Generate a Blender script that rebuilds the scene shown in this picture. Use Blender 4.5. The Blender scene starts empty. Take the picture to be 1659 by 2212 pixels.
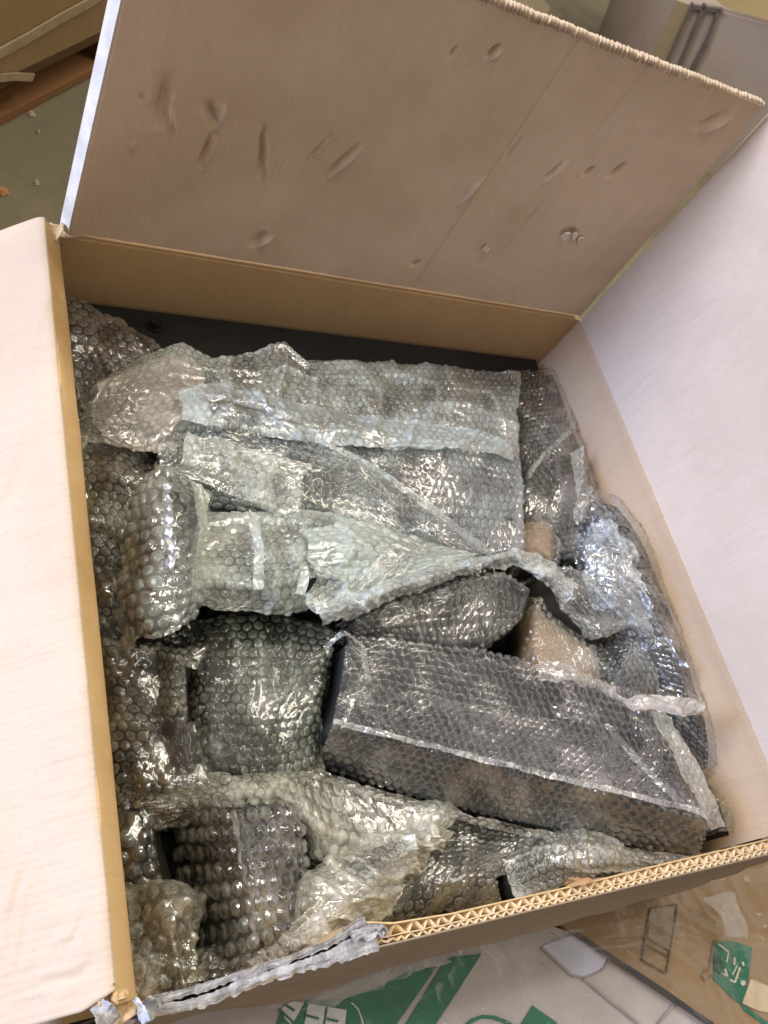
import bpy, math, random
import numpy as np
from mathutils import Matrix, Vector
S = bpy.context.scene
# ------------------------------------------------------------------ camera
PC = np.array([-0.1215716794, -0.5538552686, 0.5345819053])
AX_R = np.array([0.8665077454, -0.2333526236, 0.4412605581])
AX_D = np.array([0.0118029763, -0.8741743090, -0.4854688118])
AX_F = np.array([0.4990240644, 0.4258706735, -0.7547245541])
FPX, CX, CY, HPX = 1884.787, 829.5, 1106.0, 2212.0
cd = bpy.data.cameras.new('camera'); cam = bpy.data.objects.new('camera', cd)
S.collection.objects.link(cam)
m = Matrix.Identity(4)
for i in range(3):
    m[i][0] = AX_R[i]; m[i][1] = -AX_D[i]; m[i][2] = -AX_F[i]; m[i][3] = PC[i]
cam.matrix_world = m
cd.sensor_fit = 'VERTICAL'; cd.sensor_height = 24.0; cd.lens = FPX/HPX*24.0
cd.clip_start = 0.01; cd.clip_end = 100
cd.dof.use_dof = True; cd.dof.focus_distance = 0.60; cd.dof.aperture_fstop = 13
S.camera = cam
# ------------------------------------------------------------------ world + lamps
w = bpy.data.worlds.new('World'); S.world = w; w.use_nodes = True
w.node_tree.nodes['Background'].inputs[0].default_value = (1.0, .88, .77, 1)
w.node_tree.nodes['Background'].inputs[1].default_value = 0.36

def area(name, loc, target, sx, sy, power, col):
    l = bpy.data.lights.new(name, 'AREA'); l.shape = 'RECTANGLE'; l.size = sx; l.size_y = sy
    l.energy = power; l.color = col
    o = bpy.data.objects.new(name, l); S.collection.objects.link(o); o.location = loc
    d = Vector(target)-Vector(loc); o.rotation_euler = d.to_track_quat('-Z', 'Y').to_euler()
    return o
area('dock_door_light', (-3.7, .75, 2.35), (.2, -.2, 0), 1.7, 1.5, 205, (.99, .97, .97))
area('window_light', (-3.2, .2, .95), (.2, -.2, 0), .85, .85, 88, (.20, .40, 1.0))
for cx_, cy_, cz_ in ((2.4, 1.5, 3.4), (1.2, 1.9, 3.8), (.3, .7, 4.1), (1.9, -.2, 3.9), (-.7, -.9, 4.0), (3.2, .4, 3.2), (1.1, .6, 3.9)):
    area('ceiling_lamp', (cx_, cy_, cz_), (.25, -.25, 0), .55, .25, 19, (1.0, .94, .76))  # warm overhead lamps, extra ones added to multiply glints on the film
S.view_settings.view_transform = 'Standard'; S.view_settings.look = 'None'
S.view_settings.exposure = 0.12; S.view_settings.gamma = 1
S.cycles.max_bounces = 10; S.cycles.transparent_max_bounces = 16
S.cycles.diffuse_bounces = 4; S.cycles.use_denoising = True
S.cycles.caustics_reflective = False; S.cycles.caustics_refractive = False

# ------------------------------------------------------------------ helpers
W = 0.55496; D = 0.5552; T = 0.007
def at(px, py, n=(0, 0, 1), d=0.0):
    "pixel of the photograph -> real point on the plane n.x = d"
    r = AX_R*(px-CX)+AX_D*(py-CY)+AX_F*FPX
    n = np.array(n, float); t = (d-n@PC)/(n@r)
    return PC+r*t
def atz(px, py, z): return at(px, py, (0, 0, 1), z)
def tag(o, label, cat, group=None, kind=None):
    if label: o['label'] = label
    if cat: o['category'] = cat
    if group: o['group'] = group
    if kind: o['kind'] = kind
    return o
def empty(name, label, cat, loc, group=None):
    o = bpy.data.objects.new(name, None); S.collection.objects.link(o)
    o.location = loc; o.empty_display_size = .02
    return tag(o, label, cat, group)
def put(name, co, faces, mat, parent=None, uv=None, attr=None, smooth=True):
    me = bpy.data.meshes.new(name)
    co = np.asarray(co, np.float32)
    q_ = parent
    while q_ is not None: co = co-np.array(q_.location, np.float32); q_ = q_.parent
    me.vertices.add(len(co)); me.vertices.foreach_set('co', co.ravel())
    if isinstance(faces, np.ndarray):
        nf = len(faces); k = faces.shape[1]
        me.loops.add(nf*k); me.polygons.add(nf)
        me.loops.foreach_set('vertex_index', faces.ravel().astype(np.int32))
        me.polygons.foreach_set('loop_start', np.arange(0, nf*k, k, dtype=np.int32))
        me.polygons.foreach_set('loop_total', np.full(nf, k, np.int32))
    else:
        me.clear_geometry(); me.from_pydata([tuple(map(float, c)) for c in co], [], faces)
    me.update(calc_edges=True)
    if uv is not None:
        li = np.empty(len(me.loops), np.int32); me.loops.foreach_get('vertex_index', li)
        ul = me.uv_layers.new(name='UVMap'); ul.data.foreach_set('uv', np.asarray(uv, np.float32)[li].ravel())
    if attr is not None:
        for an, av in attr.items():
            a = me.attributes.new(an, 'FLOAT', 'POINT'); a.data.foreach_set('value', np.asarray(av, np.float32))
    if smooth: me.polygons.foreach_set('use_smooth', np.ones(len(me.polygons), bool))
    me.validate(); me.update()
    o = bpy.data.objects.new(name, me); S.collection.objects.link(o)
    if mat: me.materials.append(mat)
    if parent is not None: o.parent = parent
    return o
def quads(nr, nc, off=0):
    i = np.arange(nr-1)[:, None]*nc+np.arange(nc-1)[None, :]
    return np.stack([i, i+1, i+1+nc, i+nc], -1).reshape(-1, 4)+off
def box(name, lo, hi, mat, parent=None, bev=0.0):
    x0, y0, z0 = lo; x1, y1, z1 = hi
    import bmesh
    bm = bmesh.new(); bmesh.ops.create_cube(bm, size=1)
    for v in bm.verts: v.co = Vector(((x0+x1)/2+v.co.x*(x1-x0), (y0+y1)/2+v.co.y*(y1-y0), (z0+z1)/2+v.co.z*(z1-z0)))
    if bev: bmesh.ops.bevel(bm, geom=bm.edges[:], offset=bev, segments=2, affect='EDGES')
    co = [tuple(v.co) for v in bm.verts]; fc = [[v.index for v in f.verts] for f in bm.faces]
    bm.verts.index_update(); bm.free()
    return put(name, co, fc, mat, parent, smooth=False)
def prism(name, poly, thick, mat, parent=None):
    "polygon of 3D points extruded by the vector thick"
    p = np.array(poly, float); n = len(p); q = p+np.array(thick, float)
    f = [list(range(n)), list(range(2*n-1, n-1, -1))]+[[i, n+i, n+(i+1) % n, (i+1) % n] for i in range(n)]
    return put(name, np.vstack([p, q]), f, mat, parent, smooth=False)
def hsh(ix, iy, seed):
    v = np.sin(ix*127.1+iy*311.7+seed*74.7)*43758.5453
    return v-np.floor(v)
def vnoise(x, y, seed=0):
    ix = np.floor(x); iy = np.floor(y); fx = x-ix; fy = y-iy
    fx = fx*fx*(3-2*fx); fy = fy*fy*(3-2*fy)
    a = hsh(ix, iy, seed); b = hsh(ix+1, iy, seed); c = hsh(ix, iy+1, seed); d = hsh(ix+1, iy+1, seed)
    return (a*(1-fx)+b*fx)*(1-fy)+(c*(1-fx)+d*fx)*fy
def fbm(x, y, seed=0, o=3):
    s = 0; a = .5
    for k in range(o): s = s+a*vnoise(x*2**k, y*2**k, seed+k*13); a *= .5
    return s
def ridge(x, y, seed): return 1-np.abs(2*vnoise(x, y, seed)-1)
def blur(a, k, axis):
    if k < 1: return a
    pad = [(0, 0)]*a.ndim; pad[axis] = (k, k)
    p = np.pad(a, pad, 'reflect', reflect_type='odd') if a.shape[axis] > k+1 else np.pad(a, pad, 'edge')
    cs = np.cumsum(p, axis=axis); z = np.zeros_like(np.take(cs, [0], axis)); cs = np.concatenate([z, cs], axis)
    n = a.shape[axis]; w = 2*k+1
    return (np.take(cs, np.arange(w, w+n), axis)-np.take(cs, np.arange(0, n), axis))/w
def resample(ctrl, axis, L, ds):
    n = ctrl.shape[axis]; seg = np.maximum(L, 1e-4); cum = np.concatenate([[0], np.cumsum(seg)])
    N = max(4, int(cum[-1]/ds)+1); s = np.linspace(0, cum[-1], N)
    i = np.clip(np.searchsorted(cum, s, 'right')-1, 0, n-2); f = (s-cum[i])/seg[i]
    sh = [1]*ctrl.ndim; sh[axis] = N; f = f.reshape(sh)
    return np.take(ctrl, i, axis)*(1-f)+np.take(ctrl, i+1, axis)*f, s
def surf(ctrl, ds, rnd):
    c = np.asarray(ctrl, float)
    Lc = np.linalg.norm(np.diff(c, axis=1), axis=2).mean(0); Lr = np.linalg.norm(np.diff(c, axis=0), axis=2).mean(1)
    a, v = resample(c, 0, Lr, ds); a, u = resample(a, 1, Lc, ds)
    k = int(rnd/ds)
    for _ in range(2): a = blur(blur(a, k, 0), k, 1)
    return a, u, v
def skirted(c, sk, out=.004):
    c = np.asarray(c, float); cen = c.reshape(-1, 3).mean(0)
    def ext(e, d):
        g = e.copy(); dirv = e-cen; dirv[:, 2] = 0; dirv /= np.linalg.norm(dirv, axis=1, keepdims=True)+1e-9
        h = e+dirv*out; h[:, 2] -= d*.25; g = e+dirv*out*1.5; g[:, 2] -= d
        return h, g
    t, r, b, l = sk
    if t: h, g = ext(c[0], t); c = np.concatenate([g[None], h[None], c], 0)
    if b: h, g = ext(c[-1], b); c = np.concatenate([c, h[None], g[None]], 0)
    if l: h, g = ext(c[:, 0], l); c = np.concatenate([g[:, None], h[:, None], c], 1)
    if r: h, g = ext(c[:, -1], r); c = np.concatenate([c, h[:, None], g[:, None]], 1)
    return c
# ------------------------------------------------------------------ materials
MATS = {}
class NT:
    def __init__(s, name):
        s.m = bpy.data.materials.new(name); s.m.use_nodes = True; s.t = s.m.node_tree; s.t.nodes.clear()
        s.out = s.t.nodes.new('ShaderNodeOutputMaterial')
    def n(s, ty, **k):
        o = s.t.nodes.new('ShaderNode'+ty)
        for a, v in k.items():
            if a in ('inp',):
                for i, x in v.items(): s.set(o, i, x)
            else: setattr(o, a, v)
        return o
    def set(s, o, i, x):
        if hasattr(x, 'is_output') or isinstance(x, bpy.types.NodeSocket): s.t.links.new(x, o.inputs[i])
        else: o.inputs[i].default_value = x
    def math(s, op, a, b=0.0, c=0.0, clamp=False):
        o = s.n('Math', operation=op, use_clamp=clamp, inp={0: a, 1: b, 2: c}); return o.outputs[0]
    def ramp(s, f, a, b, ca=0.0, cb=1.0):
        o = s.n('MapRange', inp={0: f, 1: a, 2: b, 3: ca, 4: cb}); o.interpolation_type = 'SMOOTHSTEP'; return o.outputs[0]
    def mix(s, f, a, b):
        o = s.n('Mix', data_type='RGBA', inp={0: f}); s.set(o, 6, a); s.set(o, 7, b); return o.outputs[2]
    def noise(s, vec, sc, det=3, rough=.6): return s.n('TexNoise', inp={'Vector': vec, 'Scale': sc, 'Detail': det, 'Roughness': rough}).outputs['Fac']
    def vmul(s, vec, v): return s.n('VectorMath', operation='MULTIPLY', inp={0: vec, 1: v}).outputs[0]
def rgb(r, g, b): return (r, g, b, 1)
def kraft(name, col, axis=0, pitch=.0045, flute=.00006, stain=.5, rough=.75, dark=None):
    if name in MATS: return MATS[name]
    s = NT(name); tc = s.n('TexCoord').outputs['Object']
    sep = s.n('SeparateXYZ', inp={0: tc}).outputs
    n1 = s.noise(tc, 7, 4); n2 = s.noise(tc, 60, 4); st = [1.0, 1.0, 1.0]; st = [14.0]*3
    for i in range(3):
        if i != axis: st[i] = 1.6
    n3 = s.noise(s.vmul(tc, tuple(x*9 for x in st)), 1.0, 5, .7)
    fib = s.noise(tc, 420, 2)
    c = np.array(col[:3]); d = c*.82*np.array([1.0, .95, .90]) if dark is None else np.array(dark)
    b = s.mix(s.ramp(n1, .35, .68, 0, stain), rgb(*c), rgb(*d))
    b = s.mix(s.math('MULTIPLY', s.ramp(n3, .45, .70), .5), b, rgb(*(c*.86)))
    b = s.mix(s.math('MULTIPLY', s.ramp(n2, .55, .7), .18), b, rgb(*(c*1.12)))
    b = s.mix(s.math('MULTIPLY', s.ramp(fib, .58, .72), .30), b, rgb(*(c*.72)))
    wv = s.math('SINE', s.math('MULTIPLY', sep[axis], 2*math.pi/pitch))
    h = s.math('MULTIPLY', wv, flute)
    h = s.math('ADD', h, s.math('MULTIPLY', n3, .0005))
    h = s.math('ADD', h, s.math('MULTIPLY', fib, .00012))
    bp = s.n('Bump', inp={'Strength': 1.0, 'Distance': 1.0, 'Height': h})
    p = s.n('BsdfPrincipled', inp={'Base Color': b, 'Roughness': rough, 'Normal': bp.outputs[0]})
    p.inputs['Specular IOR Level'].default_value = .25
    s.t.links.new(p.outputs[0], s.out.inputs[0]); MATS[name] = s.m; return s.m
def plain(name, col, rough=.6, spec=.3, nsc=40, var=.2, bump=.0002, metal=0):
    if name in MATS: return MATS[name]
    s = NT(name); tc = s.n('TexCoord').outputs['Object']; n = s.noise(tc, nsc, 4); c = np.array(col)
    b = s.mix(s.ramp(n, .3, .7), rgb(*(c*(1-var))), rgb(*(c*(1+var*.5))))
    h = s.math('MULTIPLY', s.noise(tc, nsc*4, 3), bump)
    bp = s.n('Bump', inp={'Strength': 1.0, 'Distance': 1.0, 'Height': h})
    p = s.n('BsdfPrincipled', inp={'Base Color': b, 'Roughness': rough, 'Metallic': metal, 'Normal': bp.outputs[0]})
    p.inputs['Specular IOR Level'].default_value = spec
    s.t.links.new(p.outputs[0], s.out.inputs[0]); MATS[name] = s.m; return s.m
def film(milk, pitch, tint=(.62, .64, .60), ring=.22, crin=1.0, rough=.16, gl=.10):
    lo, hi = (.024, .26) if gl <= .11 else (gl, gl+.15)
    rough *= .62
    tint = (tint[0]*.98, tint[1]*.995, tint[2]*.955)
    name = 'bubble_film_%d_%d_%d' % (milk*100, pitch*1e4, tint[0]*100)+('' if ring else '_clear')+('_glossy' if gl > .11 else '')
    if name in MATS: return MATS[name]
    s = NT(name); uv = s.n('UVMap').outputs[0]; sep = s.n('SeparateXYZ', inp={0: uv}).outputs
    sx, sy = pitch, pitch*math.sqrt(3)
    def cell(ox, oy):
        fx = s.math('SUBTRACT', s.math('WRAP', s.math('ADD', sep[0], ox), sx, 0.0), sx/2)
        fy = s.math('SUBTRACT', s.math('WRAP', s.math('ADD', sep[1], oy), sy, 0.0), sy/2)
        return s.math('SQRT', s.math('ADD', s.math('MULTIPLY', fx, fx), s.math('MULTIPLY', fy, fy)))
    d = s.math('DIVIDE', s.math('MINIMUM', cell(0, 0), cell(sx/2, sy/2)), pitch)
    rg = s.math('MULTIPLY', s.ramp(d, .26, .31), s.ramp(d, .40, .36))
    big = s.noise(uv, 16, 3); med = s.noise(uv, 75, 3); fine = s.noise(uv, 420, 3)
    cr = s.n('Attribute', attribute_name='crease').outputs['Fac']
    vor = s.n('TexVoronoi', feature='DISTANCE_TO_EDGE', inp={'Vector': s.n('VectorMath', operation='ADD', inp={0: uv, 1: s.vmul(s.n('TexNoise', inp={'Vector': uv, 'Scale': 60.0}).outputs['Color'], (.012, .012, 0))}).outputs[0], 'Scale': 95.0}).outputs[0]
    line = s.ramp(vor, .05, .0)
    lay = s.n('LayerWeight', inp={0: .35}).outputs['Facing']
    a = s.math('ADD', milk*.85-.14+(.13 if milk >= .4 else 0) if ring else milk, s.math('MULTIPLY', rg, ring*(.75 if milk < .4 else .6)))
    a = s.math('ADD', a, s.ramp(big, .36, .64, -(.06+.30*milk), .06+.30*milk) if ring else s.math('MULTIPLY', s.math('SUBTRACT', big, .5), .2))
    a = s.math('ADD', a, s.math('MULTIPLY', s.math('SUBTRACT', med, .5), .25 if ring else .1))
    a = s.math('SUBTRACT', a, s.math('MULTIPLY', s.ramp(d, .36, .41), .13 if ring else 0.0))
    a = s.math('ADD', a, s.math('MULTIPLY', cr, (.34 if milk >= .4 else .22)*crin))
    a = s.math('ADD', a, s.math('MULTIPLY', line, (.16 if milk >= .4 else .02)*crin if ring else 0.0))
    a = s.math('ADD', a, s.math('MULTIPLY', lay, .05))
    if ring: a = s.math('ADD', a, s.ramp(d, .36, .30, 0, .035))
    if ring: a = s.math('ADD', a, s.ramp(fine, .35, .65, -.09 if milk >= .4 else -.03, .11 if milk >= .4 else .03))
    a = s.math('MAXIMUM', s.math('MINIMUM', a, .97), .02)
    h = s.math('ADD', s.math('MULTIPLY', med, .0012), s.math('MULTIPLY', fine, .0004))
    h = s.math('ADD', h, s.math('MULTIPLY', line, (.0003 if milk >= .4 else .00006) if ring else 0.0))
    bp = s.n('Bump', inp={'Strength': 1.0, 'Distance': 1.0, 'Height': h}).outputs[0]
    df = s.n('BsdfDiffuse', inp={0: rgb(*tint), 'Normal': bp}); tl = s.n('BsdfTranslucent', inp={0: rgb(*[x*.9 for x in tint])})
    m1 = s.n('MixShader', inp={0: .35, 1: df.outputs[0], 2: tl.outputs[0]})
    tr = s.n('BsdfTransparent', inp={0: rgb(.97, .97, .96)})
    m2 = s.n('MixShader', inp={0: a, 1: tr.outputs[0], 2: m1.outputs[0]})
    fr = s.n('Fresnel', inp={0: 1.4, 1: bp}).outputs[0]
    g = s.n('BsdfGlossy', inp={0: rgb(1, 1, 1), 'Roughness': rough, 'Normal': bp})
    m3 = s.n('MixShader', inp={0: s.math('ADD', s.math('MULTIPLY', fr, .22), s.ramp(s.noise(uv, 21, 2), .46, .64, lo, hi) if ring else .0, clamp=True), 1: m2.outputs[0], 2: g.outputs[0]})
    s.t.links.new(m3.outputs[0], s.out.inputs[0]); MATS[name] = s.m; return s.m

K_IN = (.64, .49, .37)
M_BACK = kraft('kraft_back', K_IN, 0, flute=.00011, stain=.9)
M_SIDE = kraft('kraft_side', (.66, .53, .45), 1)
M_OUT = kraft('kraft_outer', (.34, .26, .19), 0, flute=.00003)
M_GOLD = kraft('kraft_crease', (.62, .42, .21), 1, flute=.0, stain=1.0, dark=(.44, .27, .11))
M_CUT = plain('kraft_cut_edge', (.72, .56, .37), .8, .15, 120, .15)
M_TORN = plain('torn_paper', (.43, .42, .44), .9, .1, 110, .45, .0012)
M_BLACK = plain('black_metal', (.012, .012, .011), .6, .25, 60, .2)
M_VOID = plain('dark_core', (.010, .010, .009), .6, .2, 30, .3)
M_CORE = plain('grey_core', (.020, .020, .018), .5, .35, 30, .25)
M_CORE2 = plain('blue_grey_core', (.020, .021, .025), .45, .4, 30, .25)
M_BRN = kraft('brown_core', (.34, .24, .15), 0, flute=.00012, stain=.9)
M_LINE = plain('lining_core', (.022, .018, .014), .7, .2, 20, .4)

# ================================================================== the floor
s = NT('concrete'); tc = s.n('TexCoord').outputs['Object']
n1 = s.noise(tc, 2.2, 5); n2 = s.noise(tc, 30, 4); n3 = s.noise(tc, 260, 2)
b = s.mix(s.ramp(n1, .35, .65), rgb(.155, .135, .085), rgb(.225, .19, .115))
b = s.mix(s.math('MULTIPLY', s.ramp(n2, .5, .7), .4), b, rgb(.12, .11, .08))
b = s.mix(s.math('MULTIPLY', s.ramp(n3, .55, .7), .3), b, rgb(.28, .25, .2))
p = s.n('BsdfPrincipled', inp={'Base Color': b, 'Roughness': .55}); s.t.links.new(p.outputs[0], s.out.inputs[0])
FZ = -.62
fl = put('floor', [(-12, -12, FZ), (14, -12, FZ), (14, 14, FZ), (-12, 14, FZ)], [[0, 1, 2, 3]], s.m, smooth=False)
tag(fl, None, None, kind='structure')

# ================================================================== the open carton
cbx = empty('cardboard_box', 'large open double wall cardboard box with tall flaps, packed with bubble wrapped parts', 'cardboard box', (W/2, -D/2, FZ+.01))
def panel(name, P00, P10, P11, P01, t, mat, parent, ds=.004, disp=None, warp=None):
    "P00->P10 is u, P00->P01 is v; the near face looks along cross(u,v); thickness goes backwards"
    P = [np.array(x, float) for x in (P00, P10, P11, P01)]
    Lu = np.linalg.norm(P[1]-P[0]); Lv = np.linalg.norm(P[3]-P[0]); nu = int(Lu/ds)+2; nv = int(Lv/ds)+2
    u = np.linspace(0, 1, nu)[None, :, None]; v = np.linspace(0, 1, nv)[:, None, None]
    g = (P[0]*(1-u)+P[1]*u)*(1-v)+(P[3]*(1-u)+P[2]*u)*v
    n = np.cross(P[1]-P[0], P[3]-P[0]); n /= np.linalg.norm(n)
    if warp: g = g+warp(g)
    back = g-n*t
    if disp is not None: g = g+n*disp(g)[..., None]
    N = nu*nv; f = [quads(nv, nu), quads(nv, nu, N)[:, ::-1]]
    idx = np.arange(N).reshape(nv, nu)
    for e, rev in ((idx[0], 0), (idx[-1], 1), (idx[:, 0], 1), (idx[:, -1], 0)):
        q = np.stack([e[:-1], e[:-1]+N, e[1:]+N, e[1:]], -1); f.append(q[:, ::-1] if rev else q)
    co = np.vstack([g.reshape(-1, 3), back.reshape(-1, 3)]); F = np.vstack(f)
    # separate the rim so shading stays crisp
    nf = len(f[0])*2; rim = F[nf:]; used, inv = np.unique(rim, return_inverse=True)
    co2 = np.vstack([co, co[used]]); F = np.vstack([F[:nf], inv.reshape(-1, 4)+len(co)])
    return put(name, co2, F, mat, parent)
def corr_edge(name, A, B, nrm, down, amp, pitch, mat, parent, depth=.012, th=.0007, seed=0, jit=0.0, base=0.0):
    "a fluted ribbon between A and B whose wave goes along nrm, open towards -down"
    A = np.array(A, float); B = np.array(B, float); L = np.linalg.norm(B-A); n = max(8, int(L/pitch*12))
    s_ = np.linspace(0, 1, n); ph = s_*L/pitch*2*math.pi
    if jit: ph = ph+jit*6*(vnoise(s_*L/pitch*.8, s_*0, seed)-.5)
    a = amp*(1+jit*1.5*(vnoise(s_*L/pitch*1.2, s_*0+4, seed)-.5))
    wv = np.arcsin(np.sin(ph)*.93)/1.2*a
    nrm = np.array(nrm, float); dn = np.array(down, float); top = A+(B-A)*s_[:, None]+nrm*(wv+base)[:, None]
    top = top-dn*(.0012*jit*vnoise(s_*L/.006, s_*0+9, seed))[:, None]
    r = [top+nrm*th, top-nrm*th, top-nrm*th+dn*depth, top+nrm*th+dn*depth]
    co = np.vstack(r); i = np.arange(n-1); f = []
    for k in range(4):
        k2 = (k+1) % 4; f.append(np.stack([i+k*n, i+1+k*n, i+1+k2*n, i+k2*n], -1))
    return put(name, co, np.vstack(f), mat, parent, smooth=False)

# --- dents and gouges on the back flap, in pixels of the photograph: (x, y, length, width, angle from vertical, depth mm)
GOUGE = [(355, 225, 118, 40, 4, 3.4), (372, 250, 70, 16, -6, -2.6), (462, 250, 60, 26, -14, 2.4), (480, 262, 60, 14, 10, -2.2), (447, 330, 80, 14, 12, 2.4), (455, 340, 80, 10, 14, -1.6),
         (568, 330, 120, 14, -3, 2.2), (577, 350, 90, 9, -2, -2.0), (690, 330, 90, 14, 32, 1.6), (698, 325, 80, 9, 34, -1.6), (738, 355, 100, 16, 34, 1.8), (748, 360, 90, 9, 35, -1.8),
         (560, 520, 46, 26, 30, 2.0), (575, 526, 40, 14, 38, -1.8), (1070, 122, 34, 14, 24, 2.4), (1078, 130, 26, 12, 24, -1.5), (984, 122, 26, 10, 20, 1.4), (1020, 420, 84, 11, 26, -1.8),
         (1202, 380, 64, 12, 26, -1.5), (1196, 376, 50, 10, 26, 1.2), (1274, 376, 26, 12, 24, 1.8), (1335, 374, 40, 14, 24, 1.9), (1234, 512, 30, 40, 40, 2.6), (900, 572, 20, 16, 35, 2.0),
         (1538, 268, 60, 22, 50, 1.6), (1550, 280, 60, 16, 50, -1.6), (290, 320, 26, 12, 15, -1.0), (305, 215, 20, 14, 10, .9), (1110, 330, 60, 14, 20, .9), (1150, 470, 40, 10, 26, .7)]
def back_disp(g):
    x = g[..., 0]; z = g[..., 2]; d = np.zeros_like(x)
    for px, py, L, wd, an, dep in GOUGE:
        c = at(px, py, (0, 1, 0), 0); sc = np.linalg.norm(c-PC)/FPX*1.1
        a = math.radians(an)-.22; dx = x-c[0]; dz = z-c[2]
        al = dx*math.sin(a)+dz*math.cos(a); ac = dx*math.cos(a)-dz*math.sin(a)
        ac = ac+.0015*(vnoise(al*160, al*0, px)-.5)
        d -= dep*2.1e-3*np.clip(1-np.abs(al/(L*sc*.52))**1.6, 0, 1)*np.clip(1-np.abs(np.where(ac < 0, ac, ac*2.8)/(wd*sc*.75)), 0, 1)**1.25*1.15
    d += .0012*(fbm(x*14, z*5, 5)-.45)-.0016*np.exp(-((x-.395-z*.03)/.0022)**2)*.5-.0011*np.exp(-((x-.33)/.0018)**2)
    d += .00035*(vnoise(x*260, z*18, 8)-.5)
    return d
HF = .2775
# back flap (stands up) - near face looks to -y
e = .0015
def wback(g):
    o = np.zeros_like(g); o[..., 1] = np.interp(g[..., 0], [0, .0012, .0060, .0075, .018, .021], [.008, .007, -.0030, -.0034, -.0004, 0])
    o[..., 1] += .0025*np.sin(g[..., 0]/W*math.pi)*(g[..., 2]/HF)
    return o
bf = panel('back_flap', (.001, 0, .003), (W-.003, .001, .003), (W-.012, .003, HF), (.001, .003, HF+.004), T, M_BACK, cbx, .0010, back_disp, wback)
tag(bf, 'upright back flap with gouges and a pale left edge', None)
for k, (am, pt, bs) in enumerate(((.0019, .0062, -.0025), (.0013, .005, -.0058))):
    pass
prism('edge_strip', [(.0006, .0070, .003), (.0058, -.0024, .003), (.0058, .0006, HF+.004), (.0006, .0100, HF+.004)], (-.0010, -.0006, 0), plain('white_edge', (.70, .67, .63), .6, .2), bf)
# top edge of the flap: open flutes between the two liners
te = corr_edge('cut_edge', (.002, .0035+T/2, HF+.006), (W-.013, .0035+T/2, HF+.002), (0, 1, 0), (0, 0, -1), .0010, .0040, plain('kraft_flap_edge', (.60, .47, .36), .85, .1, 120, .2), bf, .006, .0022, 3, 1.0)
te.location = (0, 0, 0)
# walls
def wwall(g):
    return np.zeros_like(g)
def seam(g):
    return .0012*(fbm(g[..., 0]*9+g[..., 1]*9, g[..., 2]*9, 4)-.45)
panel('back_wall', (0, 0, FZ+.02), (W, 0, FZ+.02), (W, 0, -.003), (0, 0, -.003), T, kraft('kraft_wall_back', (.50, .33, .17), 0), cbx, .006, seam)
def wr(g):
    o = np.zeros_like(g); z = g[..., 2]
    o[..., 0] = .0012*np.exp(-((z+.004)/.008)**2)*-1+.003*(fbm(g[..., 1]*12, z*6, 2)-.5)
    return o
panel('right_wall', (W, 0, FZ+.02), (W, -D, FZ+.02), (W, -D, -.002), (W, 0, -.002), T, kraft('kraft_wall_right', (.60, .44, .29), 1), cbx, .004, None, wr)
def wrf(g):
    o = np.zeros_like(g); z = g[..., 2]; y = g[..., 1]
    o[..., 0] = .012*np.sin(z/HF*math.pi*.9)*np.sin(-y/D*math.pi)*.8+.0022*(fbm(y*9, z*9, 12)-.5)*np.clip(z/.03, 0, 1)
    return o
rf = panel('right_flap', (W-.0002, -.002, -.0018), (W-.0002, -D, -.0018), (W+.012, -D, HF), (W+.004, .008, HF-.004), T, kraft('kraft_flap_right', (.63, .52, .43), 1), cbx, .003, lambda g: .0005*(fbm(g[..., 1]*60, g[..., 2]*9, 7)-.5), wrf)
tag(rf, 'upright pale right flap', None)
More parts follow.
